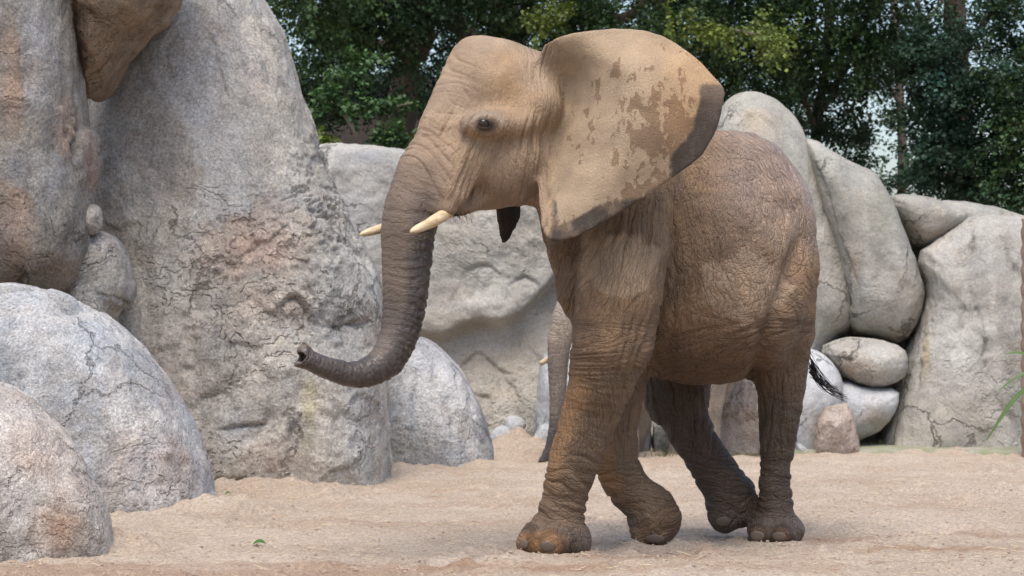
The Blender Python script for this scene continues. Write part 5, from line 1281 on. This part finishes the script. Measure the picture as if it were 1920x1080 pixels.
# ------------------------------------------------------------------ grass tufts, straw, clods, fallen leaves
def ground_pt(px_, py_):
    d_ = CZ * F / (py_ - HZ); x = (px_ - 960) * d_ / F; return np.array([x, d_, gz_at(x, d_)])
gmn = N('dry_grass'); gmat = gmn.done(gmn.mix(gmn.noise(3, 3, .6), (.13, .145, .06), (.26, .235, .13)), .8)
def tuft(label, x0, x1, py0, py1, n, hgt, z0=0.0, seed=0):
    g = np.random.default_rng(seed); V_, T_ = [], []
    for k in range(n):
        d_ = CZ * F / (g.uniform(py0, py1) - HZ); x = (g.normal((x0 + x1) / 2, (x1 - x0) / 4) - 960) * d_ / F; b = np.array([x, d_, z0 if z0 else gz_at(x, d_) - .005])
        hg = hgt * g.uniform(.4, 1.2); a = g.uniform(0, 2 * np.pi); lean = g.uniform(.2, 1.1) * hg
        e = b + np.array([math.cos(a) * lean, math.sin(a) * lean, hg]); m_ = (b + e) / 2 + np.array([0, 0, .12 * hg]); s = np.array([-math.sin(a), math.cos(a), 0]) * .005
        o_ = len(V_); V_ += [b - s, b + s, m_ + s * .7, m_ - s * .7, e]; T_ += [(o_, o_ + 1, o_ + 2), (o_, o_ + 2, o_ + 3), (o_ + 3, o_ + 2, o_ + 4)]
    o = link('grass', mesh_np('grass', V_, tris=T_, smooth=False), mat=gmat); tag(o, label, kind='stuff')
tuft('dry grass on the kerb below the leaning rock', 1630, 1750, 846, 850, 650, .07, .07, 1)
tuft('thin grass on the kerb at the right edge', 1830, 1920, 844, 848, 260, .05, .07, 2)
tuft('thin grass at the wall foot between the legs', 1195, 1330, 856, 866, 420, .05, 0, 3)
tuft('thin grass at the foot of the stone blocks', 1330, 1430, 856, 864, 260, .045, 0, 4)
smn = N('straw'); smat = smn.done((.60, .50, .33), .7)
V_, Q_ = [], []
g = np.random.default_rng(77)
for k in range(900):
    py_ = 600 + (CZ * F / g.uniform(12.7, 22)); px_ = g.uniform(180, 1930)
    p = ground_pt(px_, py_); L = g.uniform(.02, .075); a = g.uniform(0, np.pi); w = .0022
    dr = np.array([math.cos(a), math.sin(a), g.normal(0, .18)]) * L; s = np.array([-math.sin(a), math.cos(a), 0]) * w; p = p + [0, 0, .008]
    o_ = len(V_); V_ += [p - s, p + s, p + dr + s, p + dr - s, p + [0, 0, .003], p + dr + [0, 0, .003]]; Q_ += [(o_, o_ + 1, o_ + 2, o_ + 3), (o_, o_ + 3, o_ + 5, o_ + 4), (o_ + 1, o_ + 4, o_ + 5, o_ + 2)]
tag(link('straw', mesh_np('straw', V_, Q_, smooth=False), mat=smat), 'scattered bits of straw on the sand', kind='stuff')
S_, Tt_ = ico(1)
V_, T_ = [], []; n_ = 0
for k in range(5200):
    d_ = g.uniform(12.7, 20) if k % 3 else g.uniform(12.7, 14.5); x = g.uniform(-3.0, 4.2); r = .0035 + .010 * g.random() ** 4
    if k % 4 == 0: cxx, cyy = [(0.3, 13.9), (.9, 14.5), (1.6, 14.75), (2.1, 14.8), (-.8, 13.2), (1.2, 13.3)][k // 4 % 6]; x = g.normal(cxx, .3); d_ = g.normal(cyy, .15)
    V_.append(S_ * r * np.array([g.uniform(.7, 1.3), g.uniform(.7, 1.3), g.uniform(.5, .9)]) + np.array([x, d_, gz_at(x, d_) + r * .3])); T_.append(Tt_ + n_); n_ += len(S_)
cmn = N('clod'); cmat = cmn.done(cmn.mix(cmn.noise(2.5, 3, .6), (.33, .235, .17), (.46, .36, .29)), .95)
tag(link('clods', mesh_np('clods', np.concatenate(V_), tris=np.concatenate(T_)), mat=cmat), 'small crumbs of soil strewn over the sand', kind='stuff')
flm = N('fallen_leaf'); flmat = flm.done((.05, .12, .02), .45)
for (lx, ly, L, a, lab) in ((473, 1027, .085, .1, 'fresh green leaf lying on the sand in front of the big boulder, the nearer one'), (421, 963, .055, .5, 'small dark green leaf on the sand beside the base of the big boulder')):
    p = ground_pt(lx, ly) + [0, 0, .006]; t = np.linspace(0, 1, 9); w = .28 * L * np.sin(np.pi * t) ** .8
    X = t * L; V_ = np.concatenate([np.stack([X, -w, .018 * np.sin(3 * t) + .25 * w], 1), np.stack([X, 0 * w, .018 * np.sin(3 * t)], 1), np.stack([X, w, .018 * np.sin(3 * t) + .5 * w], 1)])
    Q_ = [(i, i + 1, 9 + i + 1, 9 + i) for i in range(8)] + [(9 + i, 9 + i + 1, 18 + i + 1, 18 + i) for i in range(8)]
    o = link('fallen_leaf', mesh_np('fallen_leaf', V_, Q_), p, mat=flmat); o.rotation_euler = (0.25, 0, a); tag(o, lab, 'leaf', 'leaves fallen on the sand')
